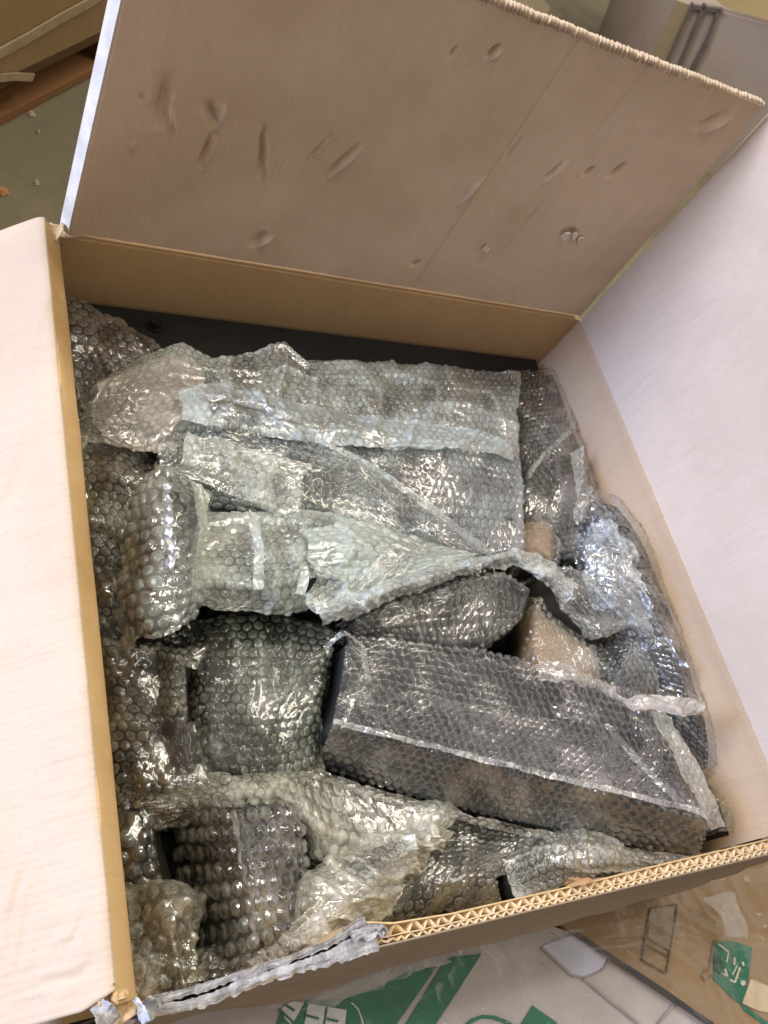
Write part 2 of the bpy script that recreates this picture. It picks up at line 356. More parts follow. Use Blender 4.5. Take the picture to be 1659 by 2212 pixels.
# left wall, rounded kraft crease, and the flap hanging outwards
panel('left_wall', (0, -D, FZ+.02), (0, 0, FZ+.02), (0, 0, -.006), (0, -D, -.006), T, M_GOLD, cbx, .006)
def profile_sheet(name, prof, y0, y1, t, mat, parent, ds=.003, nz=.0, seed=0, yfun=None, grooves=()):
    P = np.array(prof, float); seg = np.linalg.norm(np.diff(P, axis=0), axis=1); cum = np.concatenate([[0], np.cumsum(seg)])
    s_ = np.linspace(0, cum[-1], int(cum[-1]/ds)+2); X = np.interp(s_, cum, P[:, 0]); Z = np.interp(s_, cum, P[:, 1])
    for _ in range(2): X[1:-1] = (X[:-2]+X[1:-1]*2+X[2:])/4; Z[1:-1] = (Z[:-2]+Z[1:-1]*2+Z[2:])/4
    tx = np.gradient(X); tz = np.gradient(Z); l = np.hypot(tx, tz); nx = tz/l; nz_ = -tx/l
    ny = int(abs(y1-y0)/ds)+2; Y = np.linspace(y0, y1, ny)
    k = nz*(fbm(Y[None, :]*22, s_[:, None]*22, seed)-.45)+nz*.6*(ridge(Y[None, :]*9+s_[:, None]*12, s_[:, None]*14, seed+3)**6)
    top = np.stack([X[:, None]+nx[:, None]*k, np.broadcast_to(Y, k.shape), Z[:, None]+nz_[:, None]*k], -1)
    for (qa, qb, dep, wd) in grooves:
        ab = qb-qa; tt_ = np.clip(((top-qa)@ab)/(ab@ab), 0, 1); dd_ = np.linalg.norm(top-qa-tt_[..., None]*ab, axis=2)
        dd_ = dd_+.002*(vnoise(top[..., 1]*120, top[..., 0]*120, 3)-.5)
        hh_ = -dep*np.exp(-(dd_/wd)**2)*(.4+.6*np.sin(tt_*math.pi))+dep*.6*np.exp(-((dd_-2.2*wd)/wd)**2)*np.sin(tt_*math.pi)
        top[..., 0] += nx[:, None]*hh_; top[..., 2] += nz_[:, None]*hh_
    if yfun is not None:
        a, b_ = yfun(s_); f = (Y-y0)/(y1-y0); top[..., 1] = a[:, None]*(1-f)+b_[:, None]*f
    bot = top-np.stack([nx, nx*0, nz_], -1)[:, None, :]*t
    nr, nc = k.shape; N = nr*nc; F = [quads(nr, nc), quads(nr, nc, N)[:, ::-1]]; idx = np.arange(N).reshape(nr, nc)
    for e_, rev in ((idx[0], 0), (idx[-1], 1), (idx[:, 0], 1), (idx[:, -1], 0)):
        q = np.stack([e_[:-1], e_[:-1]+N, e_[1:]+N, e_[1:]], -1); F.append(q[:, ::-1] if rev else q)
    return put(name, np.vstack([top.reshape(-1, 3), bot.reshape(-1, 3)]), np.vstack(F), mat, parent)
cr = profile_sheet('crease', [(0.0, -.012), (0.0, -.002), (-.003, .003), (-.0095, .0095), (-.0135, .0120)], .0, -D+.003, .004, M_GOLD, cbx, .0015, .0012, 3)
LFN = np.array([-.576, 0, .817]); LFD = float(LFN@np.array([-.023, 0, .008]))
lf = profile_sheet('left_flap', [(-.0130, .0122), (-.0170, .0122), (-.0230, .0080), (-.054, -.016), (-.24, -.145)], 0.001, -D, T, kraft('kraft_flap_left', (.57, .46, .355), 1), cbx, .0018, .0024, 9,
                   lambda s_: (np.interp(s_, [0, .02, .25], [.002, .001, -.004]), np.interp(s_, [0, .02, .25], [-D+.010, -D+.004, -D+.002])),
                   [(at(*a_, LFN, LFD), at(*b_, LFN, LFD), d_, .0022) for a_, b_, d_ in (((52, 1880), (18, 2010), .0016), ((18, 2010), (34, 2120), .0014), ((60, 1985), (36, 2140), .0014), ((195, 1985), (128, 2105), .0013), ((10, 2165), (195, 2118), .0018), ((108, 2085), (145, 2048), .0010), ((60, 1300), (75, 1420), .0006), ((20, 900), (28, 1060), .0006), ((100, 1700), (92, 1560), .0006), ((160, 1742), (168, 1750), .0014))])
tag(lf, 'left flap folded down outside, pale and scuffed', None)
box('bottom', (.001, -D+.001, FZ+.008), (W-.001, -.001, FZ+.018), M_OUT, cbx)

# --- front wall: follows the cut rim traced along the photograph
IN = [(300, 2165), (400, 2146), (495, 2117), (600, 2080), (715, 2036), (760, 2003), (781, 1990), (850, 1992), (974, 1972), (1110, 1941), (1250, 1910), (1450, 1861), (1659, 1812), (1735, 1793)]
OUT = [(300, 2203), (421, 2180), (600, 2112), (781, 2056), (974, 2010), (1250, 1944), (1450, 1896), (1659, 1847), (1735, 1830)]
LOW = [(240, 2250), (421, 2202), (605, 2169), (847, 2091), (1079, 2035), (1329, 1968), (1659, 1872), (1760, 1845)]
def tr(pts, z): return np.array([atz(x, y, z) for x, y in pts])
def inter(P, xs): return np.stack([xs, np.interp(xs, P[:, 0], P[:, 1])], 1)
xs = np.linspace(-.001, W+.004, 190)
Pi = inter(tr(IN, 0), xs)[:, 1]; Po = inter(tr(OUT, 0), xs)[:, 1]; Pl = inter(tr(LOW, -.11), xs)[:, 1]
k = np.ones(7)/7
Po = np.convolve(np.pad(Po, 3, 'edge'), k, 'valid'); Pl = np.convolve(np.pad(Pl, 3, 'edge'), k, 'valid')
fw = bpy.data.objects.new('front_wall', None)
def wall_between(name, ya, yb, za, zb, zlev, mat, parent, taper=None):
    "solid strip: ya/yb are y at the top (inner, outer) along xs, zlev top height along xs"
    n = len(xs); rows = []
    zs = [0, -.004]+list(np.linspace(-.012, -.13, 22))+[-.3, FZ+.02]
    ins = []; outs = []
    for z in zs:
        f = min(1, -z/.11); g = max(0, min(1, (-z-.11)/.3))
        dy = (Pl-Po)*f; dyo = dy*(1-g)+(-.004)*g
        bul = .0022*(vnoise(xs*30, xs*0+z*60, 4)-.5)+(.006*ridge(xs*5, xs*0+z*55+xs*9, 14)**5 if z < -.035 and z > -.14 else 0)
        ztop = zlev if z == 0 else np.minimum(zlev-.0005, z)
        yi = ya if z > -.02 else np.minimum(ya, ya*0+(-D))*(1)+0
        ins.append(np.stack([xs, ya+(dyo if za else 0)*.0+0*yi, ztop*np.ones(n)], 1))
        outs.append(np.stack([xs, yb+dyo*(1 if zb else 0)+bul*f, ztop*np.ones(n)], 1))
    co = np.vstack(ins+outs); m_ = len(zs); F = []
    i = np.arange(n-1)
    F.append(quads(m_, n)[:, ::-1]); F.append(quads(m_, n, m_*n))
    o = m_*n
    F.append(np.stack([i, i+1, i+1+o, i+o], -1))
    b0 = (m_-1)*n; F.append(np.stack([b0+i, b0+i+o, b0+i+1+o, b0+i+1], -1))
    for c0, rev in ((0, 1), (n-1, 0)):
        j = np.arange(m_-1)*n+c0; q = np.stack([j, j+n, j+n+o, j+o], -1); F.append(q if rev else q[:, ::-1])
    return put(name, co, np.vstack(F), mat, parent, smooth=False)
rag = .0011*(vnoise(xs*150, xs*0, 2)-.5)+.0007*(vnoise(xs*420, xs*0, 5)-.5)
torn = xs < .142
tt = np.clip((.142-xs)/.012, 0, 1)
zi = rag*.5-.0025*tt; th = Po-Pi
# inner liner carries the wall down to the bottom, outer liner bulges
wi = wall_between('front_wall', Pi, Pi-.0011, 0, 0, zi, kraft('kraft_liner_in', (.70, .50, .27), 0), cbx)
tag(wi, 'cut down front wall with open double wall flutes', None)
y1 = Pi+th*.60; 
wall_between('outer_liner', Po+.0011, Po, 0, 1, rag*.6-.0006, M_OUT, wi)
def ribbon(name, yc, amp, pitch, x0, x1, mat, parent, seed, jit, zoff=0.0, depth=.055, th_=.00038):
    n = int((x1-x0)/pitch*14); X = np.linspace(x0, x1, n); ph = (X-x0)/pitch*2*math.pi
    j = jit*np.clip((.23-X)/.06, .18, 1)
    ph = ph+j*9*(fbm(X*60, X*0, seed)-.45); a = amp*(1+j*1.1*(vnoise(X*110, X*0+3, seed)-.6))
    y = np.interp(X, xs, yc)+np.arcsin(np.sin(ph)*.96)/1.29*a
    z = zoff-.0009*vnoise(X*300, X*0, seed+1)-j*.003*vnoise(X*80, X*0, seed+2)
    dx = np.gradient(X); dy = np.gradient(y); l = np.hypot(dx, dy); nx = -dy/l*th_; ny = dx/l*th_
    T1 = np.stack([X+nx, y+ny, z], 1); T2 = np.stack([X-nx, y-ny, z], 1); dn = np.array([0, 0, -depth])
    co = np.vstack([T1, T2, T2+dn, T1+dn]); i = np.arange(n-1)
    F = [np.stack([i+k*n, i+1+k*n, i+1+((k+1) % 4)*n, i+((k+1) % 4)*n], -1) for k in range(4)]
    return put(name, co, np.vstack(F), mat, parent, smooth=False)
ribbon('wide_flute', Pi+th*.33, .0026, .0108, .139, W, M_CUT, wi, 3, .8)
ribbon('middle_liner', Pi+th*.60, .0002, .02, .139, W, M_CUT, wi, 5, .5)
ribbon('narrow_flute', Pi+th*.79, .0014, .0074, .139, W, M_CUT, wi, 8, .8)
# dark floor between the liners
n = len(xs); za = np.full(n, -.05)
co = np.vstack([np.stack([xs, Pi-.0012, za], 1), np.stack([xs, Po+.0012, za], 1)]); i = np.arange(n-1)
put('flute_base', co, np.stack([i, i+1, i+1+n, i+n], -1), M_OUT, wi)
# torn grey paper lying over the left part of the rim
def strip_rough(name, ya, yb, x0, x1, zf, mat, parent, nv=22, seed=0, amp=.0022, rag_=.0012):
    X = np.linspace(x0, x1, int((x1-x0)/.0009)); v = np.linspace(0, 1, nv)[:, None]
    A = np.interp(X, xs, ya)+rag_*.5*(vnoise(X*700, X*0, seed)-.5)+rag_*(vnoise(X*90, X*0, seed+6)-.5); B = np.interp(X, xs, yb)+rag_*(vnoise(X*400, X*0+7, seed)-.5)*1.5+rag_*2*(vnoise(X*60, X*0+7, seed)-.5)
    Y = A[None]*(1-v)+B[None]*v
    Z = zf(X[None], v)+amp*(ridge(X[None]*26+v*1.5, v*3.2, seed)-.6)*np.sin(v*math.pi)**.5+amp*.5*(vnoise(X[None]*240, v*7, seed+2)-.5)
    XX = np.broadcast_to(X, Y.shape)+.0006*(vnoise(X[None]*300, v*9, seed+5)-.5)
    top = np.stack([XX, Y, Z], -1); bot = top-np.array([0, 0, .0009]); nr, nc = Y.shape; N = nr*nc
    F = [quads(nr, nc)[:, ::-1], quads(nr, nc, N)]; idx = np.arange(N).reshape(nr, nc)
    for e_, rev in ((idx[0], 0), (idx[-1], 1), (idx[:, 0], 1), (idx[:, -1], 0)):
        q = np.stack([e_[:-1], e_[:-1]+N, e_[1:]+N, e_[1:]], -1); F.append(q[:, ::-1] if rev else q)
    return put(name, np.vstack([top.reshape(-1, 3), bot.reshape(-1, 3)]), np.vstack(F), mat, parent)
tp = strip_rough('torn_paper', Pi+.0022, Pi+th*.30, .006, .140, lambda X, v: .0015-.0030*v, M_TORN, wi, 14, 3, .0007, .0012)
tag(tp, 'grey torn paper layer along the left part of the front rim', None)
strip_rough('torn_paper', Pi+th*.34, Po-.0015, .002, .146, lambda X, v: .0005-.0025*np.abs(v-.4), M_TORN, wi, 20, 11, .0009, .0016)
strip_rough('torn_paper', Pi+th*.1, Pi+th*.62, .128, .152, lambda X, v: .0025+.001*v, M_TORN, wi, 14, 21, .004, .003)
# frayed kraft scraps: front left corner and a flake on the inner liner
def flake(name, pts, z, mat, parent, curl=.004, seed=0, th_=.0006):
    q2 = []
    for i_ in range(len(pts)):
        a_, b_ = np.array(pts[i_], float), np.array(pts[(i_+1) % len(pts)], float)
        for k in range(5):
            f = k/5; q2.append(tuple(a_*(1-f)+b_*f+4.5*(np.array([hsh(i_*5+k, seed, 1), hsh(i_*5+k, seed, 2)])-.5)))
    P = np.array([atz(x, y, z) for x, y in q2]); c = P.mean(0); n = len(P); m_ = 6
    rings = []
    for k in range(m_+1):
        f = k/m_; q = c*(1-f)+P*f; q = q.copy(); q[:, 2] += curl*f*f*np.sin(np.arange(n)*.34+seed)+curl*.4*(hsh(np.arange(n), k, seed)-.5)*f; rings.append(q)
    co = [c]+[x for r in rings[1:] for x in r]; F = [[0, 1+i, 1+(i+1) % n] for i in range(n)]
    for k in range(m_-1):
        a = 1+k*n; b = 1+(k+1)*n; F += [[a+i, b+i, b+(i+1) % n, a+(i+1) % n] for i in range(n)]
    co = np.array(co); N = len(co); co = np.vstack([co, co-[0, 0, th_]]); F2 = [[x+N for x in f[::-1]] for f in F]
    a = 1+(m_-1)*n; rim = [[a+i, a+i+N, a+(i+1) % n+N, a+(i+1) % n] for i in range(n)]
    return put(name, co, F+F2+rim, mat, parent, smooth=True)
KF = kraft('kraft_frayed', (.60, .42, .24), 0, flute=0)
flake('frayed_scrap', [(205, 2150), (232, 2120), (270, 2128), (300, 2150), (290, 2190), (262, 2215), (235, 2225), (215, 2200)], .003, KF, cbx, .006, 1)
flake('frayed_scrap', [(196, 2180), (220, 2158), (243, 2170), (262, 2196), (240, 2222), (210, 2226)], .008, M_TORN, cbx, .005, 5)
flake('frayed_scrap', [(236, 2128), (262, 2118), (288, 2134), (276, 2156), (250, 2160)], .010, KF, cbx, .005, 8)
flake('frayed_scrap', [(1222, 1902), (1234, 1893), (1262, 1893), (1276, 1899), (1262, 1911), (1232, 1917)], .002, kraft('kraft_flake', (.45, .27, .14), 0, flute=0), cbx, .003, 2)
flake('frayed_scrap', [(300, 2172), (322, 2150), (340, 2160), (352, 2180), (330, 2205), (308, 2206)], .006, M_TORN, cbx, .005, 6)
flake('tape_scrap', [(289, 2160), (300, 2152), (312, 2180), (326, 2205), (312, 2212), (298, 2196)], .012, plain('glossy_tape', (.55, .60, .72), .12, .8, 30, .2), cbx, .003, 4)
flake('frayed_scrap', [(96, 484), (112, 474), (134, 482), (137, 500), (124, 520), (108, 512)], .008, kraft('kraft_corner', (.55, .44, .28), 0, flute=0), cbx, .004, 9)
# pale torn spots on the back flap
for i_, (px, py, r) in enumerate(((1224, 508, 7), (1240, 512, 6), (1252, 518, 5), (1050, 537, 5))):
    c = at(px, py, (0, 1, 0), -.001); q = []
    for a in range(7):
        rr = r*.00066*(.5+.9*hsh(a, px, 1)); q.append((c[0]+rr*math.cos(a*.9), -.0012-.0012*hsh(a, py, 3), c[2]+rr*1.2*math.sin(a*.9)))
    prism('torn_spot', q, (0, .0018, 0), plain('torn_white', (.62, .55, .48), .9, .1), bf)

# ================================================================== bubble wrap builder
def wrap_sheet(name, parent, ctrl, milk=.4, pitch=.0082, amp=.0014, rnd=.004, crump=.0025, wrk=.0018, ragged=.003, skirt=(0, 0, 0, 0), seed=1, ds=.00125,
               tint=(.62, .64, .60), holes=(), pop=.25, wang=.5, wfreq=38., ring=.22, crin=1.0, world=False, rough=.16, gl=.10, out=.004):
    if milk >= .4: amp *= .6; pop = max(pop, .4); wrk *= 1.2
    c = np.array([[atz(*p) if not world else p for p in r] for r in ctrl], float)
    if any(skirt): c = skirted(c, skirt, out)
    g, u, v = surf(c, ds, rnd); nr, nc = g.shape[:2]
    U, V = np.meshgrid(u, v)
    # ragged outline: pull the parameter in at the borders
    if ragged:
        fu = u/u[-1]; fv = v/v[-1]
        rl = ragged*(fbm(v*70, v*0, seed+1)*1.6)/u[-1]; rr = ragged*(fbm(v*70, v*0+5, seed+2)*1.6)/u[-1]
        rt = ragged*(fbm(u*70, u*0, seed+3)*1.6)/v[-1]; rb = ragged*(fbm(u*70, u*0+5, seed+4)*1.6)/v[-1]
        FU = rl[:, None]+fu[None]*(1-rl-rr)[:, None]; FV = rt[None]+fv[:, None]*(1-rt-rb)[None]
        X = FU*(nc-1); Y = FV*(nr-1); ix = np.clip(X.astype(int), 0, nc-2); iy = np.clip(Y.astype(int), 0, nr-2)
        fx = (X-ix)[..., None]; fy = (Y-iy)[..., None]
        g = (g[iy, ix]*(1-fx)+g[iy, ix+1]*fx)*(1-fy)+(g[iy+1, ix]*(1-fx)+g[iy+1, ix+1]*fx)*fy
        U = FU*u[-1]; V = FV*v[-1]
    U = U+seed*.37; V = V+seed*.21
    # slightly warped lattice so the rows wander
    Uw = U+.004*(vnoise(U*14, V*14, seed+20)-.5)*1.0; Vw = V+.004*(vnoise(U*14, V*14, seed+21)-.5)
    def normal(g):
        a = np.gradient(g, axis=1); b = np.gradient(g, axis=0); n = np.cross(a, b); n /= np.linalg.norm(n, axis=2, keepdims=True)+1e-12
        if n[..., 2].mean() < 0: n = -n
        return n
    n = normal(g)
    ca, sa = math.cos(wang), math.sin(wang)
    A = U*ca+V*sa; B = -U*sa+V*ca
    wob = .02*vnoise(A*20, B*20, seed+9)
    w1 = ridge(A*wfreq*.35, (B+wob)*wfreq, seed+5)**3; w2 = ridge((A+wob)*wfreq*.9, B*wfreq*.4, seed+6)**4
    w3 = ridge(U*70+wob*60, V*70, seed+7)**3
    crease = np.clip(ridge(A*wfreq*.35, (B+wob)*wfreq, seed+5)**12*1.3+ridge((A+wob)*wfreq*.9, B*wfreq*.4, seed+6)**14*1.2+ridge(U*60+wob*60, V*90, seed+7)**12*.8+(w1*.8+w2*.7-.5)*.35, 0, 1)
    lump = (fbm(U*26, V*26, seed+8)-.45)*2
    g = g+n*(crump*lump+wrk*(w1+.7*w2+.4*w3-.5))[..., None]
    n = normal(g)
    # bubbles
    sx, sy = pitch, pitch*math.sqrt(3)
    def cell(ox, oy):
        a = np.mod(Uw+ox, sx)-sx/2; b = np.mod(Vw+oy, sy)-sy/2
        return np.hypot(a, b), np.floor((Uw+ox)/sx), np.floor((Vw+oy)/sy)
    d0, i0, j0 = cell(0, 0); d1, i1, j1 = cell(sx/2, sy/2)
    m_ = d0 < d1; d = np.where(m_, d0, d1)/pitch; ii = np.where(m_, i0, i1+.37); jj = np.where(m_, j0, j1+.53)
    hh = .65+.5*hsh(ii, jj, seed); hh = np.where(hsh(ii+3, jj+1, seed+2) < pop, hh*.3, hh)
    t = np.clip((.405-d)/.13, 0, 1); dome = t*t*(3-2*t)
    tilt = (hsh(ii+5, jj, seed)-.5)*.5
    g = g+n*(amp*hh*dome*(1+tilt*(U*0+np.where(m_, np.mod(Uw, sx)-sx/2, np.mod(Uw+sx/2, sx)-sx/2)/pitch)))[..., None]
    if milk >= .4: g = g+n*(.0006*(ridge(U*130+A*40, V*120, seed+31)**3-.3)+.0005*(ridge(A*90, B*240, seed+33)**4-.2))[..., None]
    g = g+n*((.0003+.0006*dome*min(1, amp/.0015))*(vnoise(U*330, V*330, seed+15)-.5))[..., None]
    F = quads(nr, nc)
    if holes:
        cp = g.reshape(-1, 3)-PC; zf = cp@AX_F; px = CX+FPX*(cp@AX_R)/zf; py = CY+FPX*(cp@AX_D)/zf
        fx = px[F].mean(1); fy = py[F].mean(1); keep = np.ones(len(F), bool)
        for poly in holes:
            ins = np.zeros(len(F), bool); q = len(poly)
            for a_ in range(q):
                x1, y1_ = poly[a_]; x2, y2_ = poly[(a_+1) % q]
                c_ = ((y1_ > fy) != (y2_ > fy)) & (fx < (x2-x1)*(fy-y1_)/((y2_-y1_) or 1e-9)+x1); ins ^= c_
            keep &= ~ins
        F = F[keep]
    return put(name, g.reshape(-1, 3), F, film(milk, pitch, tint, ring, crin, rough, gl), parent, uv=np.stack([Uw.ravel(), Vw.ravel()], 1), attr={'crease': crease.ravel()})
def core(name, parent, ctrl, mat, off=.0055, deep=.05, shrink=.95, world=False, seed=0):
    c = np.array([[atz(*p) if not world else p for p in r] for r in ctrl], float)
    cen = c.reshape(-1, 3).mean(0); c[..., :2] = cen[:2]+(c[..., :2]-cen[:2])*shrink; c[..., 2] -= off
    g, u, v = surf(c, .005, .006); nr, nc = g.shape[:2]
    U, V = np.meshgrid(u, v); g[..., 2] += .0012*(vnoise(U*40, V*40, seed)-.5)
    bt = g.copy(); bt[..., 2] = np.minimum(g[..., 2]-.004, g[..., 2].mean()-deep); N = nr*nc
    F = [quads(nr, nc), quads(nr, nc, N)[:, ::-1]]; idx = np.arange(N).reshape(nr, nc)
    for e_, rev in ((idx[0], 0), (idx[-1], 1), (idx[:, 0], 1), (idx[:, -1], 0)):
        q = np.stack([e_[:-1], e_[:-1]+N, e_[1:]+N, e_[1:]], -1); F.append(q[:, ::-1] if rev else q)
    return put(name, np.vstack([g.reshape(-1, 3), bt.reshape(-1, 3)]), np.vstack(F), mat, parent)
def package(name, label, cat, ctrl, coremat=None, base=-.10, cdeep=.05, coff=.0055, group='bubble wrapped pieces in the box', cshrink=.95, sheets=True, **kw):
    P = np.array([atz(*p) for r in ctrl for p in r]); cn = P.mean(0)
    o = empty(name, label, cat, (cn[0], cn[1], P[:, 2].min()-cdeep), group)
    if coremat is not None: core('core', o, ctrl, coremat, coff, cdeep, cshrink, seed=kw.get('seed', 1))
    if sheets: wrap_sheet('bubble_wrap', o, ctrl, **kw)
    return o
def Z(row, z):
    if isinstance(z, (int, float)): return [(x, y, z) for x, y in row]
    zz = np.interp(np.linspace(0, 1, len(row)), np.linspace(0, 1, len(z)), z); return [(x, y, float(q)) for (x, y), q in zip(row, zz)]
GREY = (.60, .62, .585); WARM = (.60, .565, .50); COOL = (.56, .62, .64); PINK = (.66, .60, .58); BEIGE = (.66, .63, .56)

# --- contents: dark bed and the lining under everything
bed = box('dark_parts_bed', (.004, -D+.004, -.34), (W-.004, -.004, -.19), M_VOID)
tag(bed, 'dark bed of packed parts deep under all the bubble wrapped pieces', 'packed parts')
HOLE1 = [(1080, 1330), (1135, 1310), (1175, 1320), (1185, 1440), (1090, 1430), (1030, 1410)]
HOLE2 = [(1072, 1895), (1095, 1888), (1118, 1915), (1125, 1950), (1085, 1960)]
HOLE3 = [(400, 1440), (440, 1450), (460, 1560), (405, 1560)]
HOLE4 = [(330, 1790), (395, 1800), (420, 1880), (380, 1950), (350, 1900)]
wl = wrap_sheet('bubble_wrap_lining', None, [[(W*a*1.0+.004-.008*a, -.012-(D-.02)*b, -.098-.012*((i*7+j*5) % 3)) for i, a in enumerate((0, .2, .4, .6, .8, 1))] for j, b in enumerate((0, .2, .4, .6, .8, 1))],
                milk=.22, crump=.014, wrk=.006, rnd=.01, seed=31, tint=WARM, world=True, ds=.0016, wfreq=24, holes=[HOLE1, HOLE2, HOLE3, HOLE4])
tag(wl, 'crumpled dark bubble wrap lining spread beneath the other pieces', 'bubble wrap')
# --- black panel with a bolt at the back
bp_ = empty('black_panel', 'flat black metal panel with one bolt, lying along the back wall', 'metal panel', (W/2, -.05, -.11))
box('panel', (.012, -.15, -.105), (W-.014, -.0035, -.071), M_BLACK, bp_, .002)
import bmesh
bm = bmesh.new()
bc = atz(335, 699, -.068)
bmesh.ops.create_cone(bm, cap_ends=True, segments=24, radius1=.0085, radius2=.0085, depth=.0015, matrix=Matrix.Translation((bc[0], bc[1], -.0702)))
bmesh.ops.create_cone(bm, cap_ends=True, segments=6, radius1=.0055, radius2=.005, depth=.005, matrix=Matrix.Translation((bc[0], bc[1], -.067)))
bm.verts.index_update()
put('bolt', [tuple(v.co) for v in bm.verts], [[v.index for v in f.verts] for f in bm.faces], plain('dark_steel', (.035, .034, .033), .25, .6, 60, .2, metal=.7), bp_, smooth=False); bm.free()

P = 'wrapped_part'; BW = 'bubble wrap'
# left column crumples
package('crumpled_bubble_wrap', 'brownish crumpled bubble wrap in the back left corner beside the bolt', BW,
        [Z([(120, 640), (190, 655), (260, 690), (330, 745)], -.060), Z([(120, 740), (190, 745), (250, 770), (320, 800)], [-.056, -.048, -.06]), Z([(150, 850), (200, 850), (240, 850), (300, 850)], -.058), Z([(165, 960), (210, 960), (260, 940), (320, 930)], -.062)],
        M_LINE, milk=.24, seed=2, tint=PINK, crump=.006, wrk=.004, skirt=(.02, .02, .02, .02), pop=.4, wang=1.1)
package('crumpled_bubble_wrap', 'crumpled bubble wrap against the left wall, above the upright tube of wrap', BW,
        [Z([(165, 930), (220, 940), (280, 960), (350, 1000)], -.058), Z([(180, 1030), (230, 1030), (280, 1040), (330, 1060)], [-.06, -.046, -.05]), Z([(190, 1140), (230, 1140), (270, 1150), (300, 1160)], -.06)],
        M_LINE, milk=.26, seed=3, tint=WARM, crump=.007, wrk=.004, skirt=(.02, .02, .02, .02), pop=.4, wang=.2)
package('crumpled_bubble_wrap', 'dark brown shadowed bubble wrap between the left wall and the upright tube of wrap', BW,
        [Z([(185, 1130), (230, 1130), (275, 1140), (300, 1160)], -.070), Z([(205, 1260), (235, 1260), (265, 1270), (290, 1280)], [-.07, -.058, -.07]), Z([(220, 1400), (250, 1400), (280, 1410), (320, 1420)], -.072)],
        M_LINE, milk=.16, seed=4, tint=WARM, crump=.007, wrk=.005, skirt=(.02, .02, .02, .02), pop=.3, wang=1.3)
package(P, 'brownish wrapped piece with upright folds along the left wall, below the upright tube', BW,
        [Z([(225, 1385), (290, 1385), (340, 1390), (380, 1400), (440, 1400)], [-.07, -.06, -.058, -.05, -.06]), Z([(235, 1480), (300, 1480), (345, 1480), (370, 1480), (410, 1470)], [-.07, -.06, -.062, -.048, -.058]),
         Z([(250, 1600), (310, 1600), (350, 1600), (385, 1600), (430, 1600)], [-.07, -.062, -.062, -.05, -.06]), Z([(262, 1700), (310, 1700), (350, 1700), (400, 1700), (460, 1690)], [-.075, -.064, -.062, -.055, -.06])],
        M_LINE, milk=.22, seed=5, tint=WARM, crump=.005, wrk=.004, skirt=(.02, .02, .02, .02), pop=.35, wang=1.45, wfreq=30, holes=[HOLE3])
package('crumpled_bubble_wrap', 'dark shadowed bubble wrap in the left front hollow beside the left wall', BW,
        [Z([(255, 1700), (310, 1720), (360, 1740)], -.085), Z([(270, 1820), (320, 1810), (350, 1800)], [-.085, -.078, -.09]), Z([(285, 1930), (330, 1920), (380, 1900)], -.092), Z([(292, 2040), (330, 2040), (400, 2020)], -.095)],
        M_LINE, milk=.16, seed=6, tint=WARM, crump=.008, wrk=.004, skirt=(.02, .02, .02, .02), pitch=.0125, amp=.003, pop=.2, holes=[HOLE4])
package('crumpled_bubble_wrap', 'pale beige crumpled bubble wrap tuft in the front left corner', BW,
        [Z([(310, 1925), (350, 1905), (400, 1925), (425, 1960)], [-.07, -.055, -.055, -.07]), Z([(305, 2000), (345, 1990), (395, 2000), (420, 2020)], [-.065, -.045, -.05, -.065]), Z([(310, 2070), (350, 2060), (390, 2070), (415, 2085)], -.06), Z([(325, 2130), (360, 2130), (395, 2140), (450, 2110)], -.06)],
        M_LINE, milk=.50, seed=7, tint=BEIGE, crump=.006, wrk=.005, skirt=(.03, .03, .02, .02), pitch=.0125, amp=.003, pop=.3, wang=1.2)
package('crumpled_bubble_wrap', 'olive crumpled bubble wrap low along the torn front rim', BW,
        [Z([(400, 2060), (470, 2050), (540, 2040), (600, 2060)], -.075), Z([(390, 2110), (450, 2090), (520, 2070), (580, 2070)], -.068), Z([(340, 2165), (430, 2130), (520, 2100), (600, 2075)], -.06)],
        M_LINE, milk=.34, seed=8, tint=BEIGE, crump=.006, wrk=.004, skirt=(.02, .02, .0, .02), pop=.3)

# back: large pale wrap A and the dark right end
package(P, 'long whitish wrapped piece with a frayed upper edge, beside the black panel', BW,
        [Z([(222, 820), (320, 768), (400, 736), (470, 775), (560, 768), (612, 742), (655, 780), (800, 785), (960, 792), (1122, 803)], [-.056, -.048, -.050, -.052, -.054, -.056]),
         Z([(190, 880), (290, 860), (400, 850), (480, 850), (560, 850), (620, 850), (690, 860), (800, 870), (960, 880), (1116, 890)], [-.052, -.040, -.040, -.042, -.044, -.046]),
         Z([(190, 960), (290, 985), (370, 1000), (480, 980), (560, 970), (620, 960), (690, 970), (800, 980), (960, 990), (1118, 1000)], [-.056, -.050, -.050])],
        M_CORE, milk=.47, seed=9, tint=GREY, crump=.0035, wrk=.0028, ragged=.006, skirt=(.006, .03, 0, .015), wang=.15, cshrink=.86)
wrap_sheet('bubble_wrap_flap', bpy.data.objects['wrapped_part.001'], [Z([(200, 830), (290, 790), (370, 760), (450, 790)], -.046), Z([(185, 900), (280, 890), (370, 870), (450, 860)], [-.044, -.034, -.04]), Z([(215, 960), (300, 985), (345, 990), (372, 990)], -.044)],
           milk=.55, seed=10, tint=PINK, crump=.004, wrk=.004, ragged=.006)
package(P, 'dark wrapped piece in the back right corner against the right wall', BW,
        [Z([(1118, 812), (1165, 800), (1205, 792)], -.064), Z([(1125, 900), (1180, 890), (1228, 880)], [-.064, -.056, -.062]), Z([(1130, 1000), (1200, 985), (1262, 975)], [-.064, -.052, -.062]), Z([(1140, 1100), (1210, 1090), (1292, 1070)], [-.066, -.058, -.062]), Z([(1150, 1200), (1220, 1200), (1290, 1190)], -.068)],
        M_CORE, milk=.12, seed=11, tint=GREY, crump=.003, wrk=.003, skirt=(.01, .02, .02, .03), wang=-.8, wfreq=26)
